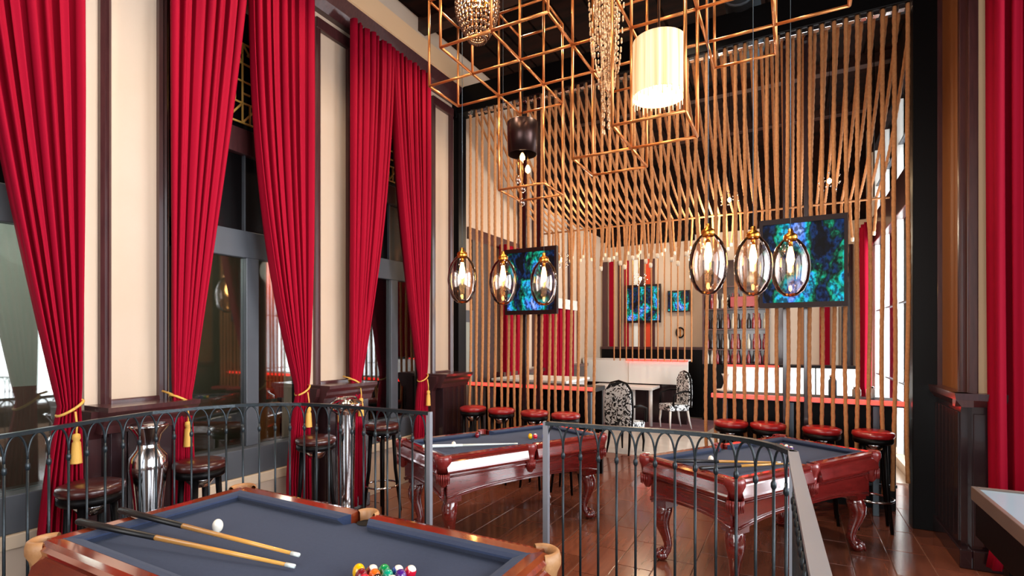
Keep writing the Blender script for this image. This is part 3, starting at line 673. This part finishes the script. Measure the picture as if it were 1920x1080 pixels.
# ------------------------------------------------------------------ iron railings
ZR = 1.51
def railing(name, label, path, sp, post_ends=(False, False), wide=None, posts=()):
    t = thing(name, label, 'railing', (path[0][0], path[0][1], .18)); O = Vector((path[0][0], path[0][1], .18))
    P = [Vector((x, y, 0)) for x, y in path]; L = [0]
    for a, b in zip(P, P[1:]): L.append(L[-1]+(b-a).length)
    def at(s_):
        s_ = max(0, min(L[-1], s_)); k = 0
        while k < len(L)-2 and L[k+1] < s_: k += 1
        return P[k].lerp(P[k+1], (s_-L[k])/(L[k+1]-L[k]))
    h = ZR-.18
    def sweep(z0, z1, w_, nm, m_):
        q = G(); n = max(2, int(L[-1]/.05)); pts = [at(L[-1]*i/n)-Vector((O.x, O.y, 0)) for i in range(n+1)]; vs = []; fs = []
        for i, p in enumerate(pts):
            tt = (pts[min(i+1, n)]-pts[max(i-1, 0)]).normalized(); s_ = Vector((-tt.y, tt.x, 0))*w_/2
            for o_, z in ((-1, z0), (1, z0), (1, z1), (-1, z1)): vs.append((p.x+s_.x*o_, p.y+s_.y*o_, z))
        for i in range(n):
            for j in range(4): fs.append((i*4+j, i*4+(j+1) % 4, (i+1)*4+(j+1) % 4, (i+1)*4+j))
        fs += [(0, 1, 2, 3), (n*4+3, n*4+2, n*4+1, n*4)]
        q.add(vs, fs); q.build(nm, m_, t)
    sweep(h-.022, h, wide or .035, 'top_rail', M['steel'] if wide else M['iron']); sweep(.06, .08, .025, 'bottom_rail', M['iron'])
    nb = int(round(L[-1]/sp)); hb = h-.16
    bal = G().tube([(0, 0, .08), (0, 0, hb)], .0075, 8).lathe([(.008, hb-.06), (.013, hb-.05), (.013, hb-.03), (.008, hb-.02)], 8); bme = None
    for i in range(nb+1):
        p = at(i*sp)-Vector((O.x, O.y, 0))
        if bme is None: o_ = bal.build('baluster', M['iron'], t); bme = o_.data; o_.location = p
        else: mk('baluster', bme, t, p)
        if i < nb:
            p2 = at((i+1)*sp)-Vector((O.x, O.y, 0)); q = G(); n = 8; pl = []
            for k in range(n*2+1):
                u = PI*k/(2*n); pp = p.lerp(p2, .5-.5*math.cos(u)); pl.append((pp.x, pp.y, hb-.02+.160*math.sin(u)**.85))
            q.tube(pl, .0062, 6); q.build('arch', M['iron'], t)
    for s_ in posts:
        p = at(s_)-Vector((O.x, O.y, 0)); G().box((p.x-.016, p.y-.016, 0), (p.x+.016, p.y+.016, h)).build('post', M['steel'], t)
    return t
lp = [(-3.55, .7), (-3.70, 1.2), (-3.86, 1.62), (-3.95, 2.0), (-3.92, 2.3), (-3.80, 2.55), (-3.62, 2.73), (-3.42, 2.84), (-3.15, 2.89), (-2.8, 2.9), (-2.22, 2.9)]
railing('iron_railing', 'grey iron railing with pointed arches curving in front of the red curtains', lp, .116, posts=(4.0,))
rp = [(-1.33, 2.9), (-.95, 2.93), (-.6, 2.97), (-.38, 2.96), (-.2, 2.90), (-.08, 2.80), (0, 2.66)]
railing('iron_railing', 'black iron railing with round arches around the right platform corner', rp, .108, posts=(0.0,))
railing('iron_railing', 'straight grey handrail running back from the railing corner beside the right pool table', [(0.0, 2.66), (.012, 2.3), (.06, 1.1)], .1, wide=.042, posts=(0.0, 1.5))

# ------------------------------------------------------------------ curtains
def curtain(label, yo, yi, ztie, zbot, X=-4.60, folds=10, wt=.16, ptop=5.76, flare=.34, ph=0, pw=2.0, tie=True, name='curtain', group='red curtains on the left wall', yt=None):
    W_ = yi-yo; sg = 1 if W_ > 0 else -1; W_ = abs(W_)
    t = thing(name, label, 'curtain', (X, yo, zbot), 0, group); q = G(); nu, nv = folds*14, 46; vs = []; fs = []
    for i in range(nv+1):
        v = i/nv
        z = ptop+(zbot-ptop)*v
        if z >= ztie:
            e = (ptop-z)/(ptop-ztie); w_ = wt+(W_-wt)*(1-e**pw)
            off = .03*e**3
        else:
            e = (ztie-z)/(ztie-zbot); w_ = wt+(flare-wt)*min(1, e*1.6)**.7; off = .03*(1-e)
        dens = w_/W_; amp = .058*(.5+.5*min(1, dens*1.4)) if z > ztie else .035
        for j in range(nu+1):
            u = j/nu; th = 2*PI*folds*u+ph+.5*math.sin(5*u+ph)
            dx = amp*(2.3*abs(math.sin(th/2))**.75-1.3+.25*math.sin(2.3*th+1+v*2)+.18*math.sin(.37*th+3*v))
            squeeze = .012*math.sin(2*th)
            y = sg*(off+w_*(u**(.92 if z > ztie else 1))+squeeze*dens); vs.append((dx*(1-.35*math.exp(-((z-ztie)/.10)**2)), y, z-zbot))
    for i in range(nv):
        for j in range(nu): fs.append((i*(nu+1)+j, i*(nu+1)+j+1, (i+1)*(nu+1)+j+1, (i+1)*(nu+1)+j))
    q.add(vs, fs, 0, True); o = q.build('cloth', M['curtain'], t, fix=False)
    md = o.modifiers.new('thickness', 'SOLIDIFY'); md.thickness = .006
    if tie:
        tb = thing('tassel_tieback', 'gold tieback of the '+label.split(' beside')[0].split(' behind')[0], 'tieback', (X, yo+sg*(wt*.5+.03), ztie), 0, 'gold tasselled tiebacks')
        q = G(); pts = []
        for k in range(17):
            th = 2*PI*k/16; pts.append((.07*math.cos(th), (wt*.5+.015)*math.sin(th), .02+.05*math.sin(th)*-sg))
        q.tube(pts, .010, 6); q.build('cord', M['gold'], tb)
        G().tube([(0.02, -sg*(wt*.5), .07), (-.1, -sg*(wt*.5+.03), .10)], .009, 6).build('wall_cord', M['gold'], tb)
        G().tube([(.08, 0, 0), (.095, .004, -.1), (.095, 0, -.17)], .007, 6).build('hanging_cord', M['gold'], tb)
        G().lathe([(0, -.15), (.022, -.16), (.026, -.19), (.018, -.205), (.026, -.22), (.034, -.36), (.036, -.365), (0, -.365)], 14, T=Matrix.Translation((.095, 0, 0))).build('tassel', M['gold'], tb)
    return t
curtain('red curtain tied to the right side of the nearest left window', 1.862, 1.11, 1.50, .05, ph=.3, X=-4.56, wt=.12, folds=7, pw=1.4, flare=.26)
curtain('red curtain tied to the left side of the nearest left window', .50, 1.11, 1.50, .05, ph=.9, X=-4.56, wt=.13, folds=7, pw=1.8)
curtain('red curtain on the left half of the middle window beside the first cream pilaster', 2.445, 3.18, 1.48, .05, X=-4.56, ph=1.2, wt=.14, flare=.2, pw=1.25, folds=7)
curtain('red curtain on the right half of the middle window beside the second cream pilaster', 3.87, 3.17, 1.46, .05, X=-4.56, ph=2.1, wt=.12, flare=.26, pw=2.4, folds=7)
curtain('red curtain on the left half of the far window behind the chrome urn', 4.44, 5.20, 1.48, .05, X=-4.56, ph=.7, wt=.12, flare=.22, pw=1.85, folds=8)
curtain('red curtain on the right half of the far window beside the black column', 5.9, 5.17, 1.46, .05, X=-4.56, ph=1.7, wt=.12, flare=.24, pw=1.55, folds=8)
curtain('dim red curtain hanging straight at the right edge of the hall', 1.46, 2.02, .3, .08, X=-4.6, folds=5, wt=.54, flare=.56, tie=False, ptop=6.4, group=None)
o = [c for c in C.objects if c.get('label', '').startswith('dim red')][0]
o.location = (1.46, 5.83, .06); o.rotation_euler = (0, 0, -PI/2)
curtain('red curtain on the left wall of the back room seen through the ropes', 8.25, 8.9, .9, .1, X=-4.66, folds=7, wt=.6, flare=.6, tie=False, ptop=3.75, group='red curtains in the back room')
curtain('darker red curtain under a white valance in the back room', 9.95, 11.5, .9, .1, X=-4.6, folds=12, wt=1.5, flare=1.5, tie=False, ptop=2.7, group='red curtains in the back room')
curtain('red curtain at the far end of the bright back window', 12.7, 13.6, .9, .0, X=1.33, folds=8, wt=.85, flare=.85, tie=False, ptop=4.4, group='red curtains in the back room')
tag(box('valance', (-4.68, 9.9, 2.7), (-4.5, 11.6, 2.92), M['white2']), 'white valance over the darker red curtain in the back room', 'valance')

# ------------------------------------------------------------------ stools
def make_stool(seat, label, loc, group, rz=0, zs=1.0):
    t = thing('bar_stool', label, 'stool', loc, rz, group)
    G().lathe([(0, zs-.03), (.18, zs-.03), (.195, zs-.005), (.19, zs+.025), (.15, zs+.04), (0, zs+.043)], 24).build('seat', seat, t)
    G().lathe([(0, zs-.09), (.17, zs-.09), (.185, zs-.075), (.185, zs-.03), (0, zs-.03)], 24).build('seat_ring', M['black'], t)
    G().lathe([(0, zs-.17), (.07, zs-.17), (.10, zs-.12), (.11, zs-.09), (0, zs-.09)], 16).build('swivel', M['chrome'], t)
    for k in range(4):
        a = PI/4+k*PI/2; c_, s_ = math.cos(a), math.sin(a)
        G().tube([(c_*.13, s_*.13, zs-.08), (c_*.15, s_*.15, zs*.5), (c_*.21, s_*.21, 0.002)], [.024, .02, .016], 8).build('leg', M['black'], t)
    G().tube([(.185*math.cos(2*PI*k/20), .185*math.sin(2*PI*k/20), .32) for k in range(21)], .012, 6, cap=False).build('foot_ring', M['chrome'], t)
    return t
base = make_stool(M['red'], 'red round stool at the left bar counter, first from the left wall', (-4.12, 6.42, 0), 'red stools at the rope-screen counters')
lb = ['red round stool at the left bar counter, second from the left wall', 'red round stool at the left bar counter, third from the left wall', 'red round stool at the left bar counter, nearest the opening',
      'red round stool at the right bar counter, nearest the opening', 'red round stool at the right bar counter, second from the opening', 'red round stool at the right bar counter, third from the opening', 'red round stool at the right bar counter, next to the bright window']
for (x, y), l_ in zip([(-3.64, 6.42), (-3.12, 6.42), (-2.66, 6.42), (-.66, 6.76), (-.26, 6.78), (.28, 6.74), (.75, 6.72)], lb):
    c_ = copy_tree(base); c_.location = (x, y, 0); c_['label'] = l_
base2 = make_stool(M['brownv'], 'dark brown round stool below the nearest red curtain by the railing', (-4.2, 1.75, 0), 'brown stools along the left wall')
for (x, y), l_ in zip([(-4.22, 2.50), (-4.22, 3.66), (-4.22, 4.62)], ['dark brown round stool right of the first chrome urn', 'dark brown round stool left of the tall chrome urn', 'dark brown round stool right of the tall chrome urn']):
    c_ = copy_tree(base2); c_.location = (x, y, 0); c_['label'] = l_

# ------------------------------------------------------------------ chrome urns
t = thing('urn', 'chrome urn with round shoulders in front of the nearest pilaster', 'urn', (-4.25, 2.13, 0), 0, 'chrome floor urns')
G().lathe([(0, 0), (.10, 0), (.11, .03), (.06, .10), (.065, .3), (.10, .8), (.125, 1.05), (.12, 1.14), (.075, 1.2), (.07, 1.23)], 28).build('body', M['chrome'], t)
G().lathe([(.07, 1.23), (.085, 1.3), (.13, 1.36), (.135, 1.375), (.12, 1.38), (.06, 1.31), (.055, 1.24)], 28).build('neck', M['chrome'], t)
t = thing('urn', 'tall straight chrome urn with wide collar in front of the second pilaster', 'urn', (-4.2, 4.04, 0), 0, 'chrome floor urns')
G().lathe([(0, 0), (.15, 0), (.15, .04), (.085, .07), (.085, .35), (.092, .8), (.10, 1.22)], 28).build('body', M['chrome'], t)
G().lathe([(.10, 1.22), (.15, 1.26), (.17, 1.30), (.165, 1.345), (.12, 1.37), (.11, 1.40), (.10, 1.385), (.09, 1.3)], 28).build('collar', M['chrome'], t)

# ------------------------------------------------------------------ copper cage sculpture
cg = thing('copper_cage', 'hanging lattice of copper wire cubes below the dark ceiling', 'sculpture', (-1.5, 4.5, 4.6))
O = Vector((-1.5, 4.5, 4.6)); X_ = [-3.27+.522*i for i in range(8)]; Y_ = [3.75, 4.27, 4.79, 5.28]; Z_ = [3.6, 4.6, 5.47, 6.3]
edges = set()
def cell(i, j, k0, k1):
    for a in (i, i+1):
        for b in (j, j+1): edges.add(((a, b, k0), (a, b, k1)))
    for k in (k0, k1):
        for b in (j, j+1): edges.add(((i, b, k), (i+1, b, k)))
        for a in (i, i+1): edges.add(((a, j, k), (a, j+1, k)))
for c_ in [(0, 1), (1, 0), (1, 1), (1, 2), (2, 1), (2, 0), (3, 1), (3, 2), (4, 1), (5, 1), (5, 2), (6, 1)]: cell(*c_, 1, 2)
for c_ in [(1, 2), (3, 1), (4, 0)]: cell(*c_, 0, 1)
for c_ in [(2, 1), (4, 1), (1, 0)]: cell(*c_, 2, 3)
edges = sorted(edges)
tubes = {}
for p, q in edges:
    a = Vector((X_[p[0]], Y_[p[1]], Z_[p[2]])); b = Vector((X_[q[0]], Y_[q[1]], Z_[q[2]])); L_ = round((b-a).length, 3)
    ax = 0 if p[0] != q[0] else (1 if p[1] != q[1] else 2); key = (ax, L_)
    if key not in tubes:
        d_ = Vector((0, 0, 0)); d_[ax] = L_/2; o = G().tube([-d_, d_], .0125, 8).build('tube', M['copper'], cg); tubes[key] = o.data; o.location = (a+b)/2-O
    else: mk('tube', tubes[key], cg, (a+b)/2-O)
for i, j in ((1, 1), (3, 1), (5, 1), (6, 2), (2, 2), (0, 2)):
    G().tube([(X_[i]-O.x, Y_[j]-O.y, 5.47-O.z), (X_[i]-O.x, Y_[j]-O.y, 6.66-O.z)], .005, 6).build('hanger', M['black'], cg)

# drum lamps
t = thing('drum_lamp', 'lit cream drum lamp with a pleated shade inside the copper cage', 'lamp', (-.90, 4.02, 3.86), 0, 'drum lamps')
G().lathe([(.197, 0), (.199, .2), (.195, .42)], 40).build('shade', M['shade'], t)
G().lathe([(.197, .415), (.1, .43), (0, .43)], 40).build('shade_top', M['shade'], t)
G().tube([(0, 0, .43), (0, 0, 2.75)], .005, 6).build('cord', M['black'], t)
G().lathe([(0, .04), (.03, .06), (.04, .1), (.02, .16), (0, .17)], 12).build('bulb', M['bulb'], t)
fr = G()
for k in range(36):
    a = 2*PI*k/36; fr.tube([(.197*math.cos(a), .197*math.sin(a), .01), (.197*math.cos(a), .197*math.sin(a), -.02-.02*(k % 3))], .0035, 4)
tag(fr.build('fringe', M['shade'], t), kind='stuff')
light('drum_lamp_light', 'POINT', (-.90, 4.02, 4.0), 22, WARM, rad=.08)
t = thing('drum_lamp', 'dark bronze drum lamp with a hanging cluster of glass bulbs', 'lamp', (-2.55, 4.95, 3.99), 0, 'drum lamps')
G().lathe([(.15, 0), (.155, .0), (.165, .34), (.16, .345), (.0, .345)], 36).build('shade', M['dshade'], t)
G().tube([(0, 0, .345), (0, 0, 2.6)], .005, 6).build('cord', M['black'], t)
for k, (x, y, z) in enumerate([(0, 0, -.03), (.05, .03, -.16), (-.05, 0, -.26), (.03, -.04, -.38), (-.02, .04, -.5)]):
    b = G().lathe([(0, -.045), (.028, -.02), (.03, .01), (.012, .05), (0, .055)], 10, T=Matrix.Translation((x, y, z))).build('bulb', M['glow'] if k < 2 else M['amberglass'], t)
    G().tube([(x, y, z+.05), (x, y, .05)], .002, 4).build('wire', M['brass'], b)
light('dark_drum_light', 'POINT', (-2.55, 4.95, 3.93), 10, WARM, rad=.03)
# beaded lantern chandelier
t = thing('beaded_chandelier', 'round smoked-bead lantern chandelier at the left of the copper cage', 'chandelier', (-2.47, 3.92, 4.68))
q = G(); n = 16
for k in range(n):
    u = k/(n-1); th = PI*(1-u); r = .02+.17*math.sin(PI*(.08+.86*u))**.8; z = .62*u
    q.add([], [])
    for (dx) in (0,):
        q.lathe([(0, z-.022), (.013, z-.01), (.013, z+.01), (0, z+.022)], 5, T=Matrix.Translation((r, 0, 0)))
me0 = None
for k in range(26):
    if me0 is None: o = q.build('bead_strand', M['bead'], t, fix=False); me0 = o.data
    else: mk('bead_strand', me0, t, (0, 0, 0), (0, 0, 2*PI*k/26))
G().lathe([(.185, .42), (.192, .43), (.192, .47), (.185, .48)], 30).build('ring', M['brass'], t)
G().tube([(0, 0, .6), (0, 0, 2.0)], .007, 6).build('rod', M['brass'], t)
for k in range(4):
    a = k*PI/2+.4; G().tube([(0, 0, .3), (.06*math.cos(a), .06*math.sin(a), .28), (.08*math.cos(a), .08*math.sin(a), .33)], .006, 6).build('arm', M['brass'], t)
    G().lathe([(0, 0), (.014, .02), (.017, .06), (.006, .11), (0, .12)], 10, T=Matrix.Translation((.08*math.cos(a), .08*math.sin(a), .33))).build('bulb', M['bulb'], t)
light('beaded_chandelier_light', 'POINT', (-2.47, 3.92, 5.0), 35, WARM, rad=.06)
# chain chandelier
t = thing('chain_chandelier', 'cascade of pale metal chains draping from a ring in the copper cage', 'chandelier', (-1.37, 4.2, 3.9))
def chain(p0, p1, sag, nm):
    q = G(); n = 26
    for i in range(n):
        u = (i+.5)/n; x = p0[0]+(p1[0]-p0[0])*u; y = p0[1]+(p1[1]-p0[1])*u; z = p0[2]+(p1[2]-p0[2])*u-sag*4*u*(1-u)
        L_ = ((p0[2]-p1[2])**2+(sag*2)**2)**.5/n*.62
        q.lathe([(0, z-L_/2-.004), (.0085, z-L_/3), (.0085, z+L_/3), (0, z+L_/2+.004)], 4, T=Matrix.Translation((x, y, 0)))
    tag(q.build(nm, M['chain'], t, fix=False), kind='stuff')
for k in range(44):
    a = 2*PI*k/44; r = random.choice((.19, .14, .09, .05)); x, y = r*math.cos(a), r*math.sin(a)
    L_ = random.uniform(.75, 1.25)+(.19-r)*2.6
    chain((x, y, 1.6), (x*.6+random.uniform(-.02, .02), y*.6, 1.75-L_*1.22 if r < .1 else 1.55-L_*.85), 0, 'chain')
for k in range(10):
    a = 2*PI*k/10; b = a+random.uniform(1.2, 2.6)
    chain((.17*math.cos(a), .17*math.sin(a), 1.5), (.12*math.cos(b), .12*math.sin(b), 1.3), random.uniform(.7, 1.4), 'chain_swag')
G().tube([(.19*math.cos(2*PI*k/24), .19*math.sin(2*PI*k/24), 1.6) for k in range(25)], .012, 8, cap=False).build('ring', M['brass'], t)
G().tube([(0, 0, 1.6), (0, 0, 2.7)], .008, 6).build('rod', M['brass'], t); G().tube([(-.19, 0, 1.6), (.19, 0, 1.6)], .008, 6).build('spoke', M['brass'], t)
for k in range(3):
    a = k*2.1; G().lathe([(0, 1.5), (.014, 1.52), (.017, 1.56), (.006, 1.6), (0, 1.6)], 10, T=Matrix.Translation((.07*math.cos(a), .07*math.sin(a), 0))).build('bulb', M['bulb'], t)
light('chain_chandelier_light', 'POINT', (-1.37, 4.2, 5.35), 30, WARM, rad=.06)

# ------------------------------------------------------------------ glass pendants
def pendant(loc, label):
    t = thing('glass_pendant', label, 'pendant lamp', loc, 0, 'egg-shaped glass pendants over the pool tables')
    pr_ = [(0, -.27), (.05, -.262), (.10, -.22), (.135, -.14), (.15, -.03), (.142, .06), (.115, .14), (.07, .20), (.04, .225)]
    G().lathe(pr_, 32).build('glass_shade', M['amberglass'], t)
    G().lathe([(.048, .20), (.055, .225), (.05, .25), (.02, .27), (.018, .30), (0, .30)], 20).build('cap', M['brass'], t)
    G().lathe([(0, .15), (.016, .15), (.018, .21), (0, .22)], 12).build('socket', M['brass'], t)
    G().lathe([(0, -.02), (.022, .0), (.032, .04), (.026, .09), (.012, .15), (0, .15)], 14).build('bulb', M['bulb'], t)
    G().tube([(0, 0, .30), (0, 0, 6.64-loc[2])], .003, 6).build('cord', M['plate'], t)
    light('pendant_lamp_light', 'POINT', (loc[0], loc[1], loc[2]+.05), 7, WARM, rad=.03)
    return t
for loc, l_ in (((-2.98, 4.44, 2.65), 'amber glass egg pendant, leftmost of three over the left middle table'), ((-2.72, 4.83, 2.65), 'amber glass egg pendant, centre one over the left middle table'), ((-2.38, 5.13, 2.65), 'amber glass egg pendant, rightmost of three over the left middle table, before the television'),
                ((-.60, 4.42, 2.64), 'smoky glass egg pendant, leftmost of three over the right middle table'), ((-.29, 4.70, 2.64), 'smoky glass egg pendant, centre one over the right middle table'), ((-.02, 4.95, 2.64), 'rosy glass egg pendant, rightmost of three over the right middle table, before the large television')):
    pendant(loc, l_)

# ------------------------------------------------------------------ televisions
def tv(label, x0, x1, z0, z1, y, m, bz=.06, bd=.16):
    t = thing('television', label, 'television', ((x0+x1)/2, y, z0), 0, 'televisions'); h = (x1-x0)/2; H = z1-z0
    fr = G().box((-h, 0, 0), (h, .07, bz)).box((-h, 0, H-bz), (h, .07, H)).box((-h, 0, bz), (-h+bz*.6, .07, H-bz)).box((h-bz*.6, 0, bz), (h, .07, H-bz))
    fr.build('frame', M['screenframe'], t)
    G().box((-h+.01, .03, .01), (h-.01, .075, H-.01)).build('back_cover', M['black'], t)
    G().box((-h+bz*.6, .018, bz), (h-bz*.6, .03, H-bz)).build('screen', m, t)
    G().box((-.12, .075, H/2-.12), (.12, bd, H/2+.12)).build('bracket', M['black'], t)
    return t
tv('television on the dark posts behind the left rope group', -3.79, -2.95, 2.38, 3.35, YS-.22, M['screen1'], bd=.27)
tv('largest television on the dark posts behind the right rope group', -.35, .53, 2.38, 3.41, YS-.22, M['screen2'], bd=.27)
tv('small television on the striped part of the beige back wall', -4.06, -3.10, 2.47, 3.5, YB-.17, M['screen3'])
tv('smallest screen on the plain part of the beige back wall', -2.92, -2.36, 2.74, 3.30, YB-.17, M['screen1'], .03)

# ------------------------------------------------------------------ back room furniture
t = thing('white_counter', 'white panelled counter in the back room with a red lit edge', 'counter', (-3.1, 12.6, 0), group='white counters in the back room')
G().box((-1.65, .0, .95), (-.45, .06, 1.50)).build('panel', M['white'], t, bev=.006); G().box((-.45, -.02, .95), (.95, .04, 1.50)).build('panel', M['white'], t, bev=.006)
G().box((-.5, -.05, 1.50), (.95, -.02, 1.53)).build('led_strip', M['neon'], t); G().box((-1.65, 0, 1.5), (.95, .4, 1.54)).build('countertop', M['white2'], t)
G().box((-1.2, -.75, .86), (.3, .0, .92)).build('table_board', M['white2'], t, bev=.006); G().box((-1.6, .1, 0), (.9, .3, .95)).build('base', M['wains'], t)
for x in (-.9, -.2, .2): G().tube([(x, -.5, 0.012), (x, -.5, .86)], .045, 12).build('leg', M['white2'], t)
t = thing('white_counter', 'white panelled counter behind the right rope group and its bar', 'counter', (-.25, 11.6, 0), group='white counters in the back room')
for x0, x1 in ((-1.0, -.02), (0, .62), (.64, 1.3)): G().box((x0, 0, .5), (x1, .06, 1.46)).build('panel', M['white'], t, bev=.006)
G().box((-1.0, 0, 1.46), (1.3, .45, 1.51)).build('countertop', M['black'], t); G().box((-.95, .06, 0), (1.25, .4, 1.46)).build('base', M['wains'], t)
G().box((-1.0, -.03, 1.47), (-.0, 0, 1.495)).build('led_strip', M['neon'], t)
def arm_chair(label, loc, rz, leg):
    t = thing('damask_chair', label, 'chair', loc, rz, 'black and white damask chairs')
    G().box((-.24, -.24, .42), (.24, .24, .56)).build('seat', M['damask'], t, bev=.03)
    q = G()
    nb = 8; vs = []
    pts = []
    prof = [(-.25, .5), (-.27, .8), (-.25, 1.1), (-.15, 1.24), (0, 1.28), (.15, 1.24), (.25, 1.1), (.27, .8), (.25, .5)]
    q.prism([(x, z) for x, z in prof], 'y', -.31, -.22); q.build('backrest', M['damask'], t, bev=.012)
    G().tube([(x*1.03, -.265, z+(.01 if z > 1 else 0)) for x, z in prof], .02, 8).build('back_frame', M['black'], t)
    for s_ in (-1, 1):
        G().tube([(s_*.25, -.24, .85), (s_*.30, -.05, .86), (s_*.30, .16, .80), (s_*.28, .18, .55)], .022, 8).build('arm', M['black'], t)
        G().tube([(s_*.2, .2, .44), (s_*.22, .22, .2), (s_*.21, .21, .012)], [.028, .022, .014], 8).build('leg', M[leg], t)
        G().tube([(s_*.2, -.22, .44), (s_*.21, -.26, .2), (s_*.22, -.31, .012)], [.028, .022, .014], 8).build('leg', M[leg], t)
    return t
arm_chair('black and white damask armchair seen from behind in the opening', (-2.62, 9.15, 0), -.25, 'black')
arm_chair('black and white damask armchair farther back beside the white counter', (-2.36, 12.0, .012), 2.3, 'white2')
# back bar with bottles
t = thing('back_bar', 'dark bar cabinet full of bottles in the back room', 'bar cabinet', (-1.25, 13.7, 0))
G().box((-.75, 0, 0), (.75, .4, 1.4)).build('cabinet', M['black'], t, bev=.01); G().box((-.75, .32, 1.4), (.75, .4, 4.0)).build('back_panel', M['wains'], t)
for z in (1.75, 2.25, 2.75, 3.3): G().box((-.75, .05, z), (.75, .32, z+.03)).build('shelf', M['trimwood'], t)
for x in (-.75, .72): G().box((x, .03, 1.4), (x+.04, .36, 4.0)).build('upright', M['trimwood'], t)
tag(G().box((-1.35, 13.70, 2.81), (-.75, 13.76, 3.06)).build('red_panel', M['red'], bev=.01), 'plain red panel fixed on the front of the bottle cabinet', 'panel')
bm1 = G().lathe([(0, 0), (.04, 0), (.042, .02), (.042, .2), (.018, .27), (.016, .36), (.02, .37), (0, .375)], 10)
bo = [bm1.build('bottle', M['bottle'], fix=False).data, bm1.build('bottle', M['bottle2'], fix=False).data, bm1.build('bottle', COL['maroon'], fix=False).data]
for o in [x for x in C.objects if x.name.startswith('bottle')]: bpy.data.objects.remove(o)
for r_, z in enumerate((1.4, 1.78, 2.28, 2.78)):
    for i in range(12):
        k = random.randrange(3)
        o = mk('bottle', bo[k], None, (-1.90+i*.118+random.uniform(-.01, .01), 13.86, z+.001))
        tag(o, '%s bottle on the %s of the back bar, %s from its left end' % (('dark', 'pale', 'wine red')[k], ('cabinet top', 'lowest shelf', 'middle shelf', 'upper shelf')[r_], ('first', 'second', 'third', 'fourth', 'fifth', 'sixth', 'seventh', 'eighth', 'ninth', 'tenth', 'eleventh', 'twelfth')[i]), 'bottle', 'bottles on the back bar')
# small sparkling pendants in the back room
for x, y, z, l_ in ((-3.55, 8.4, 3.4, 'small sparkling glass pendant left of the rope opening'), (-2.75, 10.6, 3.25, 'small sparkling glass pendant above the opening'), (-.9, 9.0, 4.25, 'small glowing glass pendant under the rope canopy in the middle'),
                    (.45, 8.6, 4.25, 'small glowing glass pendant above the large television')):
    t = thing('crystal_pendant', l_, 'pendant lamp', (x, y, z), 0, 'small crystal pendants in the back room')
    q = G()
    for k in range(18):
        a = k*2.4; e = (k/17-.5)*1.9; rr = .14
        q.lathe([(0, -.02), (.014, 0), (0, .02)], 5, T=Matrix.Translation((rr*math.cos(a)*math.cos(e), rr*math.sin(a)*math.cos(e), rr*math.sin(e))))
    tag(q.build('crystals', M['chrome'], t, fix=False), kind='stuff')
    G().lathe([(0, -.04), (.025, -.02), (.03, .02), (0, .05)], 10).build('bulb', M['bulb'], t); G().tube([(0, 0, .05), (0, 0, 6.65-z)], .004, 5).build('cord', M['black'], t)
    light('crystal_pendant_light', 'POINT', (x, y, z-.2), 8, WARM, rad=.05)
t = thing('wall_ring', 'small dark ring ornament on the beige back wall', 'ornament', (-2.62, YB-.02, 2.2))
G().tube([(.1*math.cos(2*PI*k/20), -.01, .13*math.sin(2*PI*k/20)) for k in range(21)], .02, 6, cap=False).build('ring', M['black'], t); G().box((-.015, 0, -.11), (.015, .02, .11)).build('mount', M['brass'], t)

# things standing on and behind the counters
t = thing('white_table', 'white-topped high table behind the left bar counter by the wall', 'table', (-3.9, 8.3, 0))
G().box((-.7, -.55, 1.30), (.7, .55, 1.345)).build('table_top', M['white'], t, bev=.008); G().box((-.62, -.48, 1.2), (.62, .48, 1.30)).build('apron', M['white2'], t)
for x in (-.6, .6):
    for y in (-.46, .46): G().tube([(x, y, 0), (x, y, 1.2)], .03, 10).build('leg', M['white2'], t)
t = thing('vase', 'small flared white vase on the opening end of the right bar counter', 'vase', (-.78, YS+.36, 1.321))
G().lathe([(0, 0), (.07, 0), (.10, .02), (.05, .05), (.025, .12), (.035, .2), (.055, .24), (.045, .24), (.02, .16), (0, .14)], 20).build('body', M['white'], t)
G().lathe([(.10, .02), (.125, .025), (.12, .035), (.09, .03)], 20).build('saucer_rim', M['white2'], t)
def jar(label, x, y, m, h):
    t = thing('jar', label, 'jar', (x, y, 1.321), 0, 'jars on the right bar counter')
    G().lathe([(0, 0), (.04, 0), (.045, .02), (.045, h*.75), (.03, h*.85), (.03, h*.9)], 16).build('body', m, t)
    G().lathe([(0, h), (.033, h), (.035, h*.88), (.0, h*.88)], 16).build('lid', M['chrome'], t)
jar('short white jar at the window end of the right bar counter', .80, YS+.38, M['white'], .14)
jar('pale jar just left of the short white jar on the right bar counter', .66, YS+.36, M['bottle2'], .13)
jar('tall slate-blue jar near the middle of the right bar counter', .42, YS+.37, M['plate'], .26)
